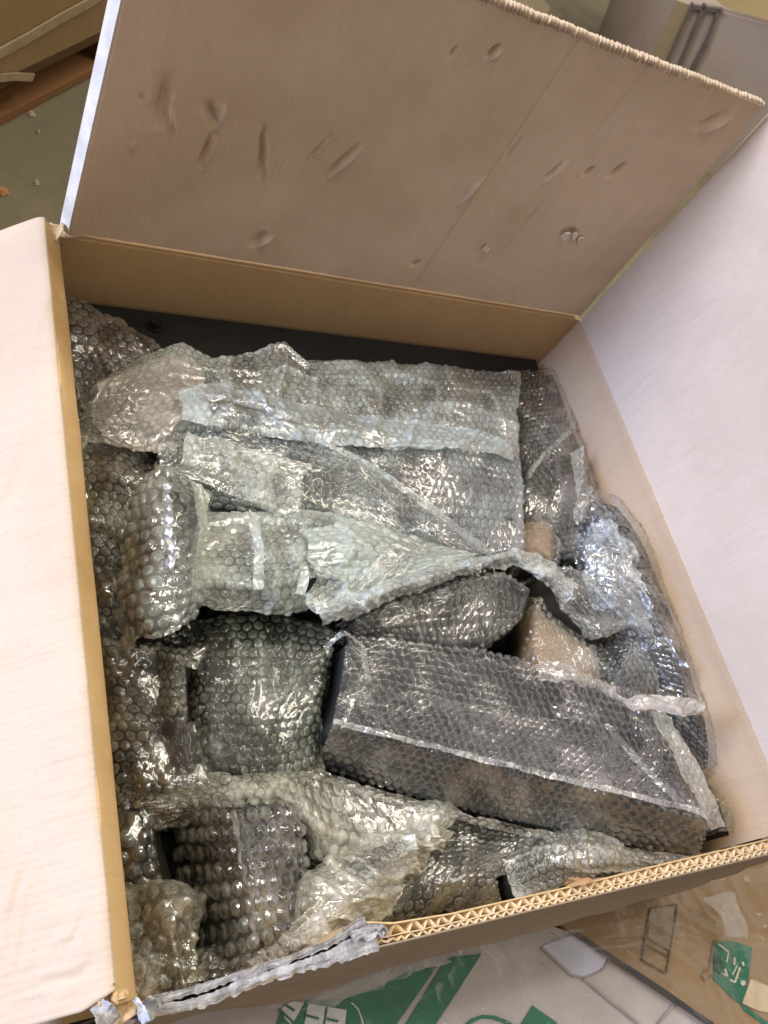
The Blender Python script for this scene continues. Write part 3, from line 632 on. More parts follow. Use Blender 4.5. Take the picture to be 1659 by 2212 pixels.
wrap_sheet('bubble_wrap_fold', bpy.data.objects['wrapped_part.002'], [Z([(1255, 960), (1270, 1000), (1275, 1060), (1268, 1130)], -.050), Z([(1232, 975), (1240, 1020), (1240, 1080), (1235, 1130)], -.046)],
           milk=.5, seed=12, tint=GREY, crump=.003, wrk=.004, ragged=.003)
wrap_sheet('bubble_wrap_fold', bpy.data.objects['wrapped_part.002'], [Z([(1228, 925), (1195, 955), (1160, 990), (1135, 1025)], -.049), Z([(1234, 938), (1200, 968), (1168, 1000), (1142, 1040)], -.047)],
           milk=.5, seed=13, tint=GREY, crump=.001, wrk=.002, ragged=.001)

# B : package with bright blue-white folded ridge
B = package(P, 'bluish white wrapped piece with a long folded ridge, in the middle of the back half', BW,
        [Z([(378, 850), (470, 826), (560, 850), (680, 885), (820, 905), (960, 918), (1045, 932), (1116, 965)], [-.040, -.032, -.030, -.032, -.036, -.042]),
         Z([(372, 910), (480, 915), (600, 935), (700, 955), (830, 965), (960, 970), (1050, 980), (1122, 1000)], [-.034, -.024, -.022, -.026, -.030, -.036]),
         Z([(355, 1000), (470, 1010), (600, 1012), (720, 1030), (850, 1050), (960, 1060), (1060, 1070), (1130, 1080)], [-.038, -.030, -.028, -.030, -.034, -.040]),
         Z([(345, 1060), (500, 1095), (620, 1130), (740, 1145), (860, 1165), (960, 1190), (1050, 1200), (1137, 1190)], [-.046, -.042, -.040, -.040, -.042, -.046])],
        M_CORE, milk=.30, seed=14, tint=COOL, crump=.0024, wrk=.002, ragged=.004, skirt=(.014, .04, .03, .014), wang=.1, wfreq=22, cshrink=.93)
wrap_sheet('bubble_wrap_fold', B, [Z([(376, 848), (468, 822), (560, 846), (680, 880), (820, 901), (960, 912), (1045, 928), (1112, 960)], -.028), Z([(392, 880), (480, 880), (590, 905), (700, 925), (830, 940), (960, 948), (1050, 955), (1116, 978)], [-.022, -.015, -.014, -.018, -.022, -.030]), Z([(384, 915), (480, 930), (600, 950), (700, 968), (830, 975), (960, 976), (1050, 980), (1118, 996)], -.022)],
           milk=.62, seed=15, tint=(.60, .66, .68), crump=.003, wrk=.003, ragged=.004, wang=.1, pop=.5)
wrap_sheet('bubble_wrap_flap', B, [Z([(392, 930), (500, 950), (620, 985), (690, 1000)], -.020), Z([(385, 1000), (500, 1010), (600, 1030), (660, 1040)], -.020), Z([(352, 1010), (480, 1075), (570, 1110), (650, 1120)], -.028)],
           milk=.42, seed=16, tint=GREY, crump=.002, wrk=.002, ragged=.004, wang=.3)
wrap_sheet('bubble_wrap_flap', B, [Z([(690, 950), (770, 985), (850, 1040), (940, 1105), (1065, 1198)], [-.020, -.016, -.018, -.024, -.032]), Z([(670, 985), (750, 1020), (830, 1070), (915, 1125), (1035, 1200)], -.019), Z([(625, 1075), (720, 1110), (800, 1135), (890, 1160), (1000, 1205)], [-.026, -.024, -.030])],
           milk=.20, seed=17, tint=COOL, crump=.0018, wrk=.002, ragged=.002, wang=-.6, pop=.1)
wrap_sheet('bubble_wrap_fold', B, [Z([(688, 948), (772, 980), (856, 1036), (946, 1101), (1070, 1196)], [-.017, -.013, -.015, -.021, -.029]), Z([(690, 962), (764, 993), (846, 1050), (936, 1114), (1056, 1204)], -.0155)],
           milk=.45, seed=18, tint=COOL, crump=.001, wrk=.0015, ragged=.001, wang=-.6)

# C : white package with a dark slot under it
C_ = package(P, 'milky white wrapped piece with a small tear, above the dark slot in the centre', BW,
        [Z([(440, 1110), (560, 1112), (680, 1115), (800, 1128), (900, 1160), (1050, 1205)], [-.040, -.030, -.028, -.028, -.034, -.040]),
         Z([(430, 1190), (540, 1185), (660, 1185), (790, 1190), (900, 1205), (1000, 1218)], [-.030, -.018, -.014, -.014, -.020, -.030]),
         Z([(425, 1270), (520, 1275), (640, 1260), (760, 1250), (850, 1245), (930, 1240)], [-.026, -.018, -.016, -.018, -.026]),
         Z([(440, 1295), (520, 1312), (640, 1305), (740, 1285), (840, 1262), (910, 1245)], [-.034, -.028, -.026, -.028, -.032])],
        M_CORE, milk=.55, seed=19, tint=(.62, .66, .62), crump=.003, wrk=.003, ragged=.004, skirt=(.01, .01, .008, .01), wang=.1, cshrink=.84,
        holes=[[(655, 1262), (668, 1248), (700, 1252), (732, 1246), (728, 1262), (690, 1270), (660, 1282)]], pop=.35)
wrap_sheet('bubble_wrap_flap', C_, [Z([(650, 1150), (760, 1120), (880, 1155), (1045, 1203)], -.016), Z([(650, 1200), (780, 1190), (880, 1200), (960, 1222)], -.007), Z([(680, 1250), (760, 1262), (820, 1255), (880, 1250)], -.014), Z([(650, 1300), (700, 1350), (760, 1345), (800, 1310)], -.022)],
           milk=.60, seed=20, tint=(.62, .68, .65), crump=.003, wrk=.003, ragged=.004, wang=.3, pop=.4)
for i_, (a, b_, c_) in enumerate((((540, 1110), (560, 1190), (555, 1280)), ((620, 1180), (660, 1230), (645, 1290)))):
    wrap_sheet('bubble_wrap_fold', C_, [Z([(a[0]-14, a[1]), (b_[0]-14, b_[1]), (c_[0]-14, c_[1])], [-.024, -.012, -.016]), Z([(a[0]+16, a[1]), (b_[0]+16, b_[1]), (c_[0]+16, c_[1])], [-.022, -.009, -.013])], milk=.6, seed=21+i_, tint=GREY, crump=.002, wrk=.003, ragged=.002)
tube = package(P, 'upright tube of bubble wrap with an open lower end and a blue glint', BW,
        [Z([(325, 1010), (352, 998), (390, 1025), (455, 1065)], -.036), Z([(298, 1100), (345, 1085), (400, 1090), (440, 1110)], [-.045, -.018, -.012, -.034]), Z([(284, 1220), (335, 1200), (392, 1200), (440, 1195)], [-.044, -.014, -.010, -.030]),
         Z([(272, 1310), (330, 1300), (385, 1290), (432, 1270)], [-.042, -.014, -.012, -.028]), Z([(300, 1392), (335, 1383), (375, 1372), (400, 1340)], [-.036, -.020, -.020, -.030])],
        M_CORE, milk=.36, seed=24, tint=(.60, .62, .60), crump=.003, wrk=.003, ragged=.004, skirt=(0, .01, 0, .02), pitch=.0118, amp=.0028, wang=1.3, cshrink=.8, pop=.1)
wrap_sheet('bubble_wrap_fold', tube, [Z([(398, 1030), (415, 1090), (420, 1180), (410, 1270)], [-.02, -.006, -.004, -.010]), Z([(455, 1070), (445, 1130), (440, 1200), (430, 1280)], -.020)],
           milk=.5, seed=25, tint=(.62, .63, .57), crump=.003, wrk=.003, ragged=.003, wang=1.3)

wrap_sheet('bubble_wrap_fold', tube, [Z([(352, 1040), (350, 1110), (352, 1180), (360, 1240)], [-.022, -.010, -.008, -.010]), Z([(378, 1040), (378, 1110), (380, 1180), (386, 1240)], [-.010, .002, .004, .002])],
           gl=.45, rough=.55, milk=.22, seed=59, tint=(.58, .62, .68), crump=.002, wrk=.003, ragged=.004, pitch=.0118, amp=.002, wang=1.3)  # fold shaped to catch blue light, its bluish tint adds to the glint
wrap_sheet('bubble_wrap_fold', B, [Z([(384, 868), (460, 868), (560, 892), (650, 925)], -.018), Z([(392, 846), (470, 842), (570, 868), (655, 902)], -.010)],
           gl=.35, rough=.42, milk=.45, seed=60, tint=(.58, .63, .68), crump=.002, wrk=.003, ragged=.004)  # bluish tint and boosted gloss paint a blue reflection along this fold
# D : twisted milky rope of wrap ; E : dark package below it
package(P, 'dark wrapped piece under the twisted pale rope, next to the black gap', BW,
        [Z([(760, 1335), (900, 1285), (1020, 1250), (1090, 1238), (1140, 1270)], [-.036, -.034, -.034, -.034, -.036]), Z([(755, 1362), (880, 1342), (1000, 1325), (1070, 1318), (1125, 1325)], [-.042, -.040, -.040, -.042]), Z([(760, 1372), (880, 1388), (980, 1398), (1040, 1398), (1100, 1350)], [-.052, -.05, -.05])],
        M_CORE, milk=.12, seed=26, tint=GREY, crump=.002, wrk=.0024, ragged=.003, skirt=(.02, .02, .02, 0), wang=-.2, pop=.1)
package('twisted_bubble_wrap', 'twisted milky rope of bubble wrap running from the centre up to the right', BW,
        [Z([(660, 1310), (760, 1275), (880, 1240), (1010, 1205), (1110, 1188), (1195, 1208), (1250, 1262)], [-.024, -.016, -.014, -.012, -.014, -.022]), Z([(680, 1330), (780, 1300), (900, 1255), (1015, 1222), (1110, 1200), (1185, 1232), (1242, 1285)], [-.012, -.004, -.002, -.004, -.012]),
         Z([(692, 1358), (790, 1325), (905, 1280), (1010, 1240), (1105, 1218), (1165, 1255), (1215, 1312)], [-.024, -.018, -.016, -.014, -.022])],
        None, milk=.62, seed=27, tint=(.64, .67, .66), crump=.0025, wrk=.0035, ragged=.004, wang=-.35, wfreq=60, pop=.5, rnd=.003)

# F : olive grey package
package(P, 'dark olive square wrapped piece left of the long grey package', BW,
        [Z([(440, 1343), (560, 1332), (670, 1338), (722, 1372)], -.062), Z([(448, 1395), (560, 1398), (650, 1396), (712, 1400)], [-.055, -.046, -.046, -.052]), Z([(445, 1540), (550, 1545), (630, 1540), (690, 1520)], [-.052, -.044, -.044, -.052]), Z([(462, 1662), (560, 1676), (640, 1662), (692, 1640)], -.054)],
        M_CORE, milk=.22, seed=28, tint=(.54, .58, .51), crump=.003, wrk=.0028, ragged=.003, skirt=(.03, .03, .02, .03), wang=1.2)

# G : the long grey package, a box shape with a top and a front face
G = package(P, 'long box shaped package in grey bubble wrap with a dark front side and pale tail', BW,
        [Z([(748, 1372), (900, 1392), (1050, 1410), (1200, 1445), (1340, 1482), (1400, 1502)], [-.034, -.034, -.036, -.040, -.044]),
         Z([(735, 1470), (880, 1498), (1040, 1530), (1190, 1565), (1350, 1605), (1462, 1630)], [-.036, -.043, -.044, -.044, -.040]),
         Z([(716, 1556), (860, 1590), (1000, 1625), (1160, 1662), (1330, 1705), (1515, 1752)], [-.022, -.020, -.018, -.020, -.024]),
         Z([(712, 1572), (856, 1606), (996, 1642), (1156, 1680), (1326, 1724), (1528, 1775)], [-.026, -.024, -.022, -.024, -.028]),
         Z([(682, 1650), (830, 1700), (980, 1742), (1150, 1782), (1320, 1818), (1500, 1845)], [-.070, -.066, -.064, -.064, -.066])],
        M_CORE2, milk=.05, ring=.17, crin=.7, seed=29, tint=(.56, .57, .57), crump=.0012, wrk=.0014, ragged=.001, skirt=(.03, .02, .0, .0), rnd=.0022, wang=.2, pop=.08, cdeep=.03, cshrink=.965, amp=.0024)
wrap_sheet('bubble_wrap_fold', G, [Z([(716, 1552), (860, 1586), (1000, 1622), (1160, 1658), (1330, 1700), (1480, 1738), (1520, 1750)], [-.017, -.015, -.013, -.015, -.018]), Z([(716, 1566), (858, 1602), (998, 1638), (1158, 1676), (1330, 1718), (1482, 1752), (1532, 1775)], [-.017, -.015, -.013, -.015, -.018])],
           milk=.42, seed=32, tint=(.62, .60, .60), crump=.0008, wrk=.002, ragged=.001, wang=.2, wfreq=80)
wrap_sheet('bubble_wrap_fold', G, [Z([(682, 1655), (830, 1704), (980, 1746), (1150, 1786), (1320, 1822), (1505, 1848)], -.056), Z([(640, 1672), (800, 1725), (960, 1768), (1140, 1808), (1330, 1845), (1515, 1872)], -.062)],
           milk=.38, seed=33, tint=BEIGE, crump=.0012, wrk=.0025, ragged=.002, wang=.2, wfreq=70)
wrap_sheet('bubble_wrap_flap', G, [Z([(1405, 1500), (1450, 1560), (1500, 1640), (1545, 1720), (1560, 1790)], [-.030, -.028, -.026, -.034]), Z([(1395, 1520), (1425, 1585), (1470, 1670), (1505, 1735), (1530, 1800)], -.022)],
           milk=.50, seed=34, tint=(.62, .60, .58), crump=.002, wrk=.003, ragged=.002, wang=.2)
wrap_sheet('bubble_wrap_fold', G, [Z([(1300, 1565), (1350, 1625), (1410, 1690), (1460, 1735)], -.019), Z([(1316, 1562), (1366, 1620), (1425, 1682), (1478, 1730)], -.017)],
           milk=.34, seed=35, tint=GREY, crump=.0006, wrk=.001, ragged=.001)
wrap_sheet('bubble_wrap_end', G, [Z([(690, 1398), (742, 1356), (790, 1392), (806, 1475)], [-.03, -.012, -.014, -.026]), Z([(712, 1402), (750, 1372), (778, 1405), (786, 1480)], [-.026, -.010, -.012, -.024])],
           milk=.42, seed=36, tint=GREY, crump=.001, wrk=.002, ragged=.002)
wrap_sheet('bubble_wrap_end', G, [Z([(752, 1375), (778, 1440), (762, 1490), (742, 1540), (722, 1560)], [-.012, -.014, -.018, -.02]), Z([(762, 1380), (792, 1448), (776, 1500), (760, 1545), (745, 1570)], -.016)],
           milk=.34, seed=37, tint=COOL, crump=.001, wrk=.002, ragged=.002)
wrap_sheet('bubble_wrap_tail', G, [Z([(1152, 1425), (1230, 1430), (1300, 1462), (1352, 1508), (1410, 1496), (1470, 1505), (1535, 1516)], [-.026, -.018, -.012, -.012, .0, .004, .002]), Z([(1155, 1448), (1235, 1456), (1305, 1482), (1356, 1520), (1412, 1516), (1470, 1528), (1520, 1532)], [-.018, -.010, -.006, -.006, .004, .006]), Z([(1160, 1475), (1240, 1484), (1310, 1508), (1360, 1534), (1418, 1536), (1468, 1552), (1508, 1546)], [-.024, -.018, -.012, -.012, .0, .002])],
           milk=.64, seed=38, tint=(.68, .61, .58), crump=.002, wrk=.003, ragged=.004, wang=.3, wfreq=60, pop=.4, rnd=.003)

# right column H
H = package(P, 'long bluish wrapped piece standing along the right wall', BW,
        [Z([(1262, 1056), (1340, 1078), (1425, 1112)], [-.052, -.046, -.050]), Z([(1262, 1120), (1355, 1140), (1450, 1190)], [-.052, -.026, -.044]), Z([(1290, 1260), (1400, 1280), (1500, 1320)], [-.052, -.022, -.044]), Z([(1320, 1370), (1440, 1390), (1535, 1440)], [-.056, -.026, -.048]), Z([(1390, 1480), (1490, 1510), (1575, 1590)], [-.06, -.034, -.052]), Z([(1490, 1640), (1560, 1680), (1625, 1755)], -.062)],
        M_CORE2, milk=.20, seed=39, tint=(.60, .60, .62), crump=.003, wrk=.0036, ragged=.003, skirt=(.01, .02, .02, .02), wang=1.1, wfreq=30, pop=.15)
wrap_sheet('bubble_wrap_flap', H, [Z([(1262, 1130), (1310, 1120), (1370, 1180)], [-.034, -.016, -.02]), Z([(1250, 1215), (1320, 1200), (1400, 1290)], [-.03, -.010, -.014]), Z([(1262, 1300), (1330, 1290), (1425, 1370)], [-.034, -.012, -.018]), Z([(1300, 1345), (1350, 1350), (1395, 1380)], -.026)],
           milk=.40, seed=40, tint=(.58, .62, .66), crump=.004, wrk=.005, ragged=.006, wang=1.15, wfreq=60, pop=.3)
wrap_sheet('bubble_wrap_fold', H, [Z([(1425, 1115), (1455, 1190), (1502, 1300), (1545, 1420), (1590, 1560)], -.040), Z([(1445, 1125), (1472, 1190), (1520, 1310), (1560, 1420), (1605, 1570)], -.038)],
           milk=.5, seed=41, tint=PINK, crump=.002, wrk=.002, ragged=.003, wang=1.2)
wrap_sheet('bubble_wrap_fold', H, [Z([(1268, 1062), (1312, 1130), (1352, 1240), (1400, 1340), (1468, 1450)], -.030), Z([(1288, 1066), (1332, 1130), (1374, 1238), (1424, 1338), (1488, 1446)], -.018)],
           gl=.4, rough=.55, milk=.2, seed=65, tint=(.56, .60, .68), crump=.003, wrk=.004, ragged=.004, wang=1.1)  # blue reflection put into this fold by bluish tint and high gloss
package('kraft_wrapped_part', 'brown kraft piece under thin bubble wrap beside the black gap', BW,
        [Z([(1160, 1295), (1215, 1300), (1275, 1330)], -.052), Z([(1164, 1370), (1224, 1375), (1290, 1390)], -.052), Z([(1170, 1445), (1234, 1450), (1300, 1475)], -.053)],
        M_BRN, milk=.22, seed=42, tint=BEIGE, crump=.0008, wrk=.002, skirt=(.02, .02, .02, .02), pop=.6, ring=.1)
package('kraft_wrapped_part', 'small brown kraft end between the dark back corner piece and the twisted rope', BW,
        [Z([(1143, 1120), (1170, 1118), (1200, 1125)], -.058), Z([(1146, 1160), (1175, 1160), (1202, 1165)], -.052), Z([(1148, 1200), (1178, 1200), (1205, 1205)], -.056)],
        M_BRN, milk=.10, seed=43, tint=BEIGE, crump=.002, wrk=.003, skirt=(.01, .01, .01, .01), pop=.6, ring=.1)
package('crumpled_bubble_wrap', 'small clear crumpled tuft between the twisted rope and the kraft piece', BW,
        [Z([(1195, 1215), (1240, 1225), (1300, 1240)], -.044), Z([(1190, 1270), (1250, 1280), (1320, 1300)], -.034), Z([(1195, 1310), (1260, 1330), (1370, 1345)], -.036), Z([(1270, 1370), (1290, 1392), (1340, 1360)], -.042)],
        M_LINE, milk=.36, seed=44, tint=GREY, crump=.004, wrk=.005, ragged=.005, skirt=(0, 0, .0, 0), wang=.3, wfreq=60)
package(P, 'small grey strip of wrap standing between the kraft piece and the bluish long piece', BW,
        [Z([(1345, 1400), (1375, 1385), (1405, 1390)], -.046), Z([(1345, 1440), (1380, 1435), (1420, 1440)], -.042), Z([(1350, 1500), (1385, 1500), (1432, 1500)], -.046)],
        M_CORE, milk=.30, seed=45, tint=GREY, crump=.002, wrk=.002, skirt=(.02, .02, .02, .02), pop=.3)
package(P, 'small dark wrapped piece right of the kraft piece, half under the pale tail', BW,
        [Z([(1285, 1390), (1320, 1395), (1350, 1400)], -.062), Z([(1280, 1440), (1320, 1440), (1355, 1450)], -.060), Z([(1290, 1500), (1330, 1500), (1365, 1505)], -.062)],
        M_LINE, milk=.12, seed=46, tint=WARM, crump=.002, wrk=.002, skirt=(.02, .02, .02, .02), pop=.3)

# front row
package('crumpled_bubble_wrap', 'beige band of crumpled bubble wrap in front of the olive square piece', BW,
        [Z([(325, 1735), (450, 1692), (600, 1668), (690, 1672), (830, 1722), (1000, 1760)], [-.07, -.060, -.056, -.060, -.066]), Z([(345, 1752), (460, 1722), (600, 1722), (715, 1775), (860, 1795), (960, 1800)], [-.07, -.052, -.054, -.058, -.066]), Z([(372, 1775), (465, 1744), (630, 1748), (700, 1880), (800, 1880), (900, 1830)], [-.075, -.066, -.066])],
        M_LINE, milk=.42, seed=47, tint=BEIGE, crump=.005, wrk=.004, ragged=.005, skirt=(.01, 0, .02, .01), wang=.2, pop=.3)
package(P, 'front wrapped piece with very large bubbles and a bright blue ridge glint', BW,
        [Z([(412, 1742), (462, 1740), (512, 1745), (575, 1740), (648, 1745)], [-.080, -.050, -.024, -.036, -.050]), Z([(424, 1850), (478, 1850), (534, 1850), (598, 1845), (656, 1845)], [-.084, -.050, -.019, -.034, -.050]), Z([(436, 1980), (498, 1975), (553, 1965), (610, 1950), (662, 1930)], [-.088, -.054, -.022, -.036, -.052]), Z([(450, 2075), (512, 2062), (568, 2045), (630, 2020), (680, 1990)], [-.09, -.06, -.029, -.04, -.054])],
        M_CORE, milk=.16, seed=48, tint=(.60, .59, .55), crump=.001, wrk=.001, ragged=.002, skirt=(.03, .03, .02, .03), pitch=.0132, amp=.0034, pop=.08, rnd=.0022, wang=1.2, coff=.008)
wrap_sheet('bubble_wrap_fold', S.objects[[o.name for o in S.objects if o.name.startswith('wrapped_part') and 'blue ridge' in o.get('label', '')][0]], [Z([(500, 1748), (520, 1850), (540, 1960), (553, 2046)], [-.023, -.020, -.022, -.028]), Z([(516, 1745), (537, 1850), (557, 1960), (570, 2044)], [-.016, -.012, -.015, -.021])],
           gl=.5, rough=.55, milk=.22, seed=58, tint=(.58, .62, .68), crump=.001, wrk=.002, ragged=.002, pitch=.0132, amp=.0026, wang=1.2)  # fold added for the blue glint on the ridge, tinted bluish
package('crumpled_bubble_wrap', 'bright beige diagonal sheet of crumpled wrap rising from the torn rim', BW,
        [Z([(590, 2035), (660, 1985), (690, 1900), (760, 1850), (850, 1790), (960, 1768)], [-.05, -.048, -.050, -.055, -.064]), Z([(640, 2050), (710, 1990), (760, 1930), (820, 1880), (890, 1825), (965, 1785)], [-.042, -.036, -.038, -.044, -.056]), Z([(700, 2050), (770, 1995), (820, 1955), (880, 1890), (930, 1840), (985, 1790)], [-.05, -.050, -.052, -.062])],
        M_LINE, milk=.58, seed=49, tint=(.70, .67, .60), crump=.004, wrk=.005, ragged=.005, skirt=(.02, 0, .03, .0), wang=-.9, wfreq=60, pop=.9)
package('crumpled_bubble_wrap', 'beige strip of wrap lying over the front edge of the large bubble piece', BW,
        [Z([(520, 2080), (580, 2040), (640, 2005), (700, 1965)], -.040), Z([(545, 2100), (600, 2068), (660, 2035), (715, 1990)], -.032), Z([(560, 2115), (620, 2085), (680, 2055), (740, 2015)], -.036)],
        None, milk=.5, seed=50, tint=BEIGE, crump=.003, wrk=.003, ragged=.004, wang=-.6, pop=.3)
package(P, 'dark wrapped piece near the middle of the front rim', BW,
        [Z([(960, 1775), (1060, 1782), (1165, 1802)], -.074), Z([(900, 1850), (1000, 1850), (1100, 1862)], [-.07, -.060, -.072]), Z([(850, 1920), (960, 1905), (1080, 1900)], [-.07, -.058, -.07]), Z([(815, 1985), (940, 1965), (1070, 1945)], -.074)],
        M_CORE, milk=.15, seed=51, tint=(.56, .56, .50), crump=.004, wrk=.004, skirt=(.02, .01, .02, .02), wang=-.5, wfreq=24, pop=.2, holes=[HOLE2])
package('crumpled_bubble_wrap', 'pale crumpled bubble wrap behind the front rim, right of the small black gap', BW,
        [Z([(1105, 1860), (1190, 1800), (1300, 1815), (1420, 1848), (1520, 1880)], [-.066, -.058, -.058, -.066]), Z([(1110, 1895), (1200, 1862), (1300, 1855), (1420, 1862), (1500, 1872)], [-.06, -.046, -.05, -.06]), Z([(1135, 1935), (1230, 1905), (1330, 1885), (1450, 1862), (1540, 1850)], -.060)],
        M_CORE, milk=.42, seed=52, tint=BEIGE, crump=.004, wrk=.004, ragged=.004, skirt=(.02, .02, .02, .005), wang=.2, pop=.4)
package('crumpled_bubble_wrap', 'brown shadowed bubble wrap in the front right corner', BW,
        [Z([(1545, 1640), (1585, 1650), (1640, 1760)], -.070), Z([(1560, 1720), (1600, 1730), (1660, 1800)], -.064), Z([(1560, 1800), (1610, 1810), (1660, 1815)], -.068)],
        M_LINE, milk=.28, seed=53, tint=WARM, crump=.004, wrk=.004, skirt=(.02, .01, .0, .02), wang=1.0)

# ================================================================== neighbours outside
GREEN = plain('green_print', (.010, .125, .075), .45, .4, 60, .12)
WHITEC = kraft('white_carton', (.45, .405, .40), 0, flute=.00002, stain=.7, dark=(.34, .30, .30))
WPRINT = plain('white_print', (.60, .58, .60), .5, .3, 60, .1)
TANC = kraft('tan_carton', (.27, .175, .095), 0, flute=.00002, stain=.6)
DKP = plain('dark_print', (.10, .07, .035), .6, .2, 60, .1)
ZT, ZW = -.185, -.190
def flat(name, pts, z, mat, parent, conv=None, th_=.0006):
    q = [atz(*(conv(*p) if conv else p), z) for p in pts]; return prism(name, q, (0, 0, -th_), mat, parent)
cv4 = lambda x, y: (542.2+x*.4085, 1965.3+y*.4085)
cv3 = lambda x, y: (1118.2+x*.326, 1795.9+y*.326)
cv8 = lambda x, y: (542.2+x*.2451, 1999.2+y*.2451)
wc = empty('printed_carton', 'white carton with green stripes and lettering, outside the front wall', 'carton', (.35, -.72, FZ+.004))
wp = [atz(*p, ZW) for p in ((-60, 2330), (300, 2150), (700, 2080), (1160, 1990), (1239, 2016), (1529, 2205), (1640, 2300), (1200, 2420))]
prism('carton_body', wp, (0, 0, FZ+.005-ZW), WHITEC, wc)
tcn = empty('printed_carton', 'brown carton with a green emblem, outside the front right corner', 'carton', (.7, -.72, FZ+.004))
tpoly = [atz(*p, ZT) for p in ((1180, 1965), (1500, 1880), (1900, 1780), (2100, 2100), (1800, 2400), (1532, 2212), (1244, 2022))]
prism('carton_body', tpoly, (0, 0, FZ+.005-ZT), TANC, tcn)
flat('gap_shade', [(1236, 2016), (1246, 2012), (1420, 2126), (1540, 2208), (1560, 2235), (1530, 2215)], ZT+.0012, plain('gap_shade_dark', (.045, .042, .05), .4, .4), tcn)  # dark strip laid in for the shaded gap between the two cartons
e1 = ZW+.0012
flat('green_print', [(160, 530), (300, 480), (480, 470), (640, 425), (850, 320), (985, 300), (745, 640), (120, 640)], e1, GREEN, wc, cv4)
flat('green_print', [(1005, 300), (1060, 252), (1220, 232), (1100, 420), (955, 640), (795, 640)], e1, GREEN, wc, cv4)
flat('green_print', [(1150, 2172), (1200, 2206), (1222, 2240), (1110, 2236)], e1, GREEN, wc)
arc = [(1000, 2216), (1018, 2200), (1042, 2192), (1070, 2194), (1100, 2206), (1120, 2222), (1104, 2222), (1084, 2208), (1062, 2202), (1040, 2200), (1020, 2210), (1010, 2220)]
flat('green_print', arc, e1, GREEN, wc)
e2 = ZW+.0020
# white lettering on green: two E shapes sharing a block, and a third tilted letter
def stroke(name, a, b_, wd, z, mat, parent, conv):
    A = np.array(conv(*a)); B = np.array(conv(*b_)); d = (B-A)/np.linalg.norm(B-A); n_ = np.array([-d[1], d[0]])*wd/2
    return flat(name, [tuple(A+n_), tuple(B+n_), tuple(B-n_), tuple(A-n_)], z, mat, parent)
flat('printed_letter', [(505, 690), (655, 712), (628, 900), (470, 880)], e2, WPRINT, wc, cv8)
flat('printed_letter', [(680, 716), (842, 745), (826, 900), (650, 900)], e2, WPRINT, wc, cv8)
flat('printed_letter', [(300, 700), (375, 668), (470, 680), (375, 850), (350, 870), (300, 820), (268, 745)], e2, WPRINT, wc, cv8)
for a, b_ in (((478, 788), (598, 822)), ((670, 822), (768, 846)), ((300, 692), (385, 752))): stroke('letter_gap', a, b_, 5.5, ZW+.0028, GREEN, wc, cv8)
stroke('letter_gap', (245, 735), (372, 850), 5, ZW+.0028, GREEN, wc, cv8)
for i_ in range(5):
    t0 = [(885, 680), (915, 705), (945, 740), (965, 790), (980, 830), (992, 900)]
    stroke('printed_line', t0[i_], t0[i_+1], 3, e2, WPRINT, wc, cv8)
LIL = plain('clear_tape', (.50, .50, .62), .22, .6, 30, .12)
flat('packing_tape', [(1168, 2046), (1190, 2036), (1236, 2020), (1312, 2070), (1300, 2092), (1258, 2112), (1235, 2104)], ZW+.0016, LIL, wc)
LN = plain('tape_line', (.30, .25, .27), .35, .5)
for a, b_ in (((1170, 2046), (1235, 2106)), ((1235, 2106), (1262, 2112)), ((1262, 2112), (1300, 2096)), ((1300, 2096), (1318, 2072)), ((1258, 2112), (1380, 2212)), ((1500, 2120), (1420, 2212))): stroke('tape_line', a, b_, 5, ZW+.0024, LN, wc, lambda x, y: (x, y))
# tan carton prints
e3 = ZT+.0012
def rectline(pts, wd, z, mat, parent, conv, name='printed_line'):
    for i_ in range(len(pts)): stroke(name, pts[i_], pts[(i_+1) % len(pts)], wd, z, mat, parent, conv)
lab = [(880, 508), (1062, 480), (985, 940), (822, 850)]
flat('printed_panel', [(880, 508), (1040, 570), (1005, 790), (862, 700)], e3, plain('brown_print', (.21, .145, .085), .7, .2), tcn, cv3)
rectline(lab, 3.2, e3+.0008, DKP, tcn, cv3)
for a, b_ in (((862, 700), (1008, 790)), ((850, 750), (1000, 830))): stroke('printed_line', a, b_, 2.2, e3+.0008, DKP, tcn, cv3)
flat('green_print', [(1296, 760), (1330, 735), (1400, 722), (1480, 742), (1555, 770), (1545, 860), (1532, 960), (1512, 1060), (1490, 1150), (1440, 1120), (1390, 1070), (1340, 1020), (1300, 985)], e3, GREEN, tcn, cv3)
flat('green_print', [(1470, 1130), (1500, 1150), (1600, 1225), (1720, 1300), (1720, 1330), (1600, 1260), (1500, 1185)], e3, GREEN, tcn, cv3)
flat('emblem_patch', [(1302, 800), (1345, 830), (1362, 900), (1345, 945), (1302, 930)], e3+.0008, plain('dark_green', (.006, .06, .03), .5, .3), tcn, cv3)
OFFW = plain('off_white_print', (.55, .52, .42), .6, .2)
for a, b_, w_ in (((1330, 745), (1400, 800), 3), ((1400, 800), (1385, 870), 3), ((1440, 835), (1436, 885), 4), ((1490, 865), (1500, 890), 4), ((1475, 900), (1440, 1000), 4), ((1410, 985), (1440, 1000), 4), ((1455, 890), (1425, 950), 3), ((1375, 910), (1390, 960), 4), ((1360, 940), (1385, 960), 3)):
    stroke('emblem_stroke', a, b_, w_, e3+.0016, OFFW, tcn, cv3)
flat('emblem_dot', [(1495+16*math.cos(a), 1005+18*math.sin(a)) for a in np.linspace(0, 5.6, 9)], e3+.0016, OFFW, tcn, cv3)
for a, b_ in (((1305, 722), (1270, 920)), ((1270, 920), (1235, 925)), ((1235, 925), (1225, 960)), ((1225, 960), (1250, 990)), ((1270, 975), (1290, 950)), ((1305, 722), (1330, 725))): stroke('emblem_outline', a, b_, 3, e3+.0008, plain('brown_line', (.17, .12, .05), .6, .2), tcn, cv3)
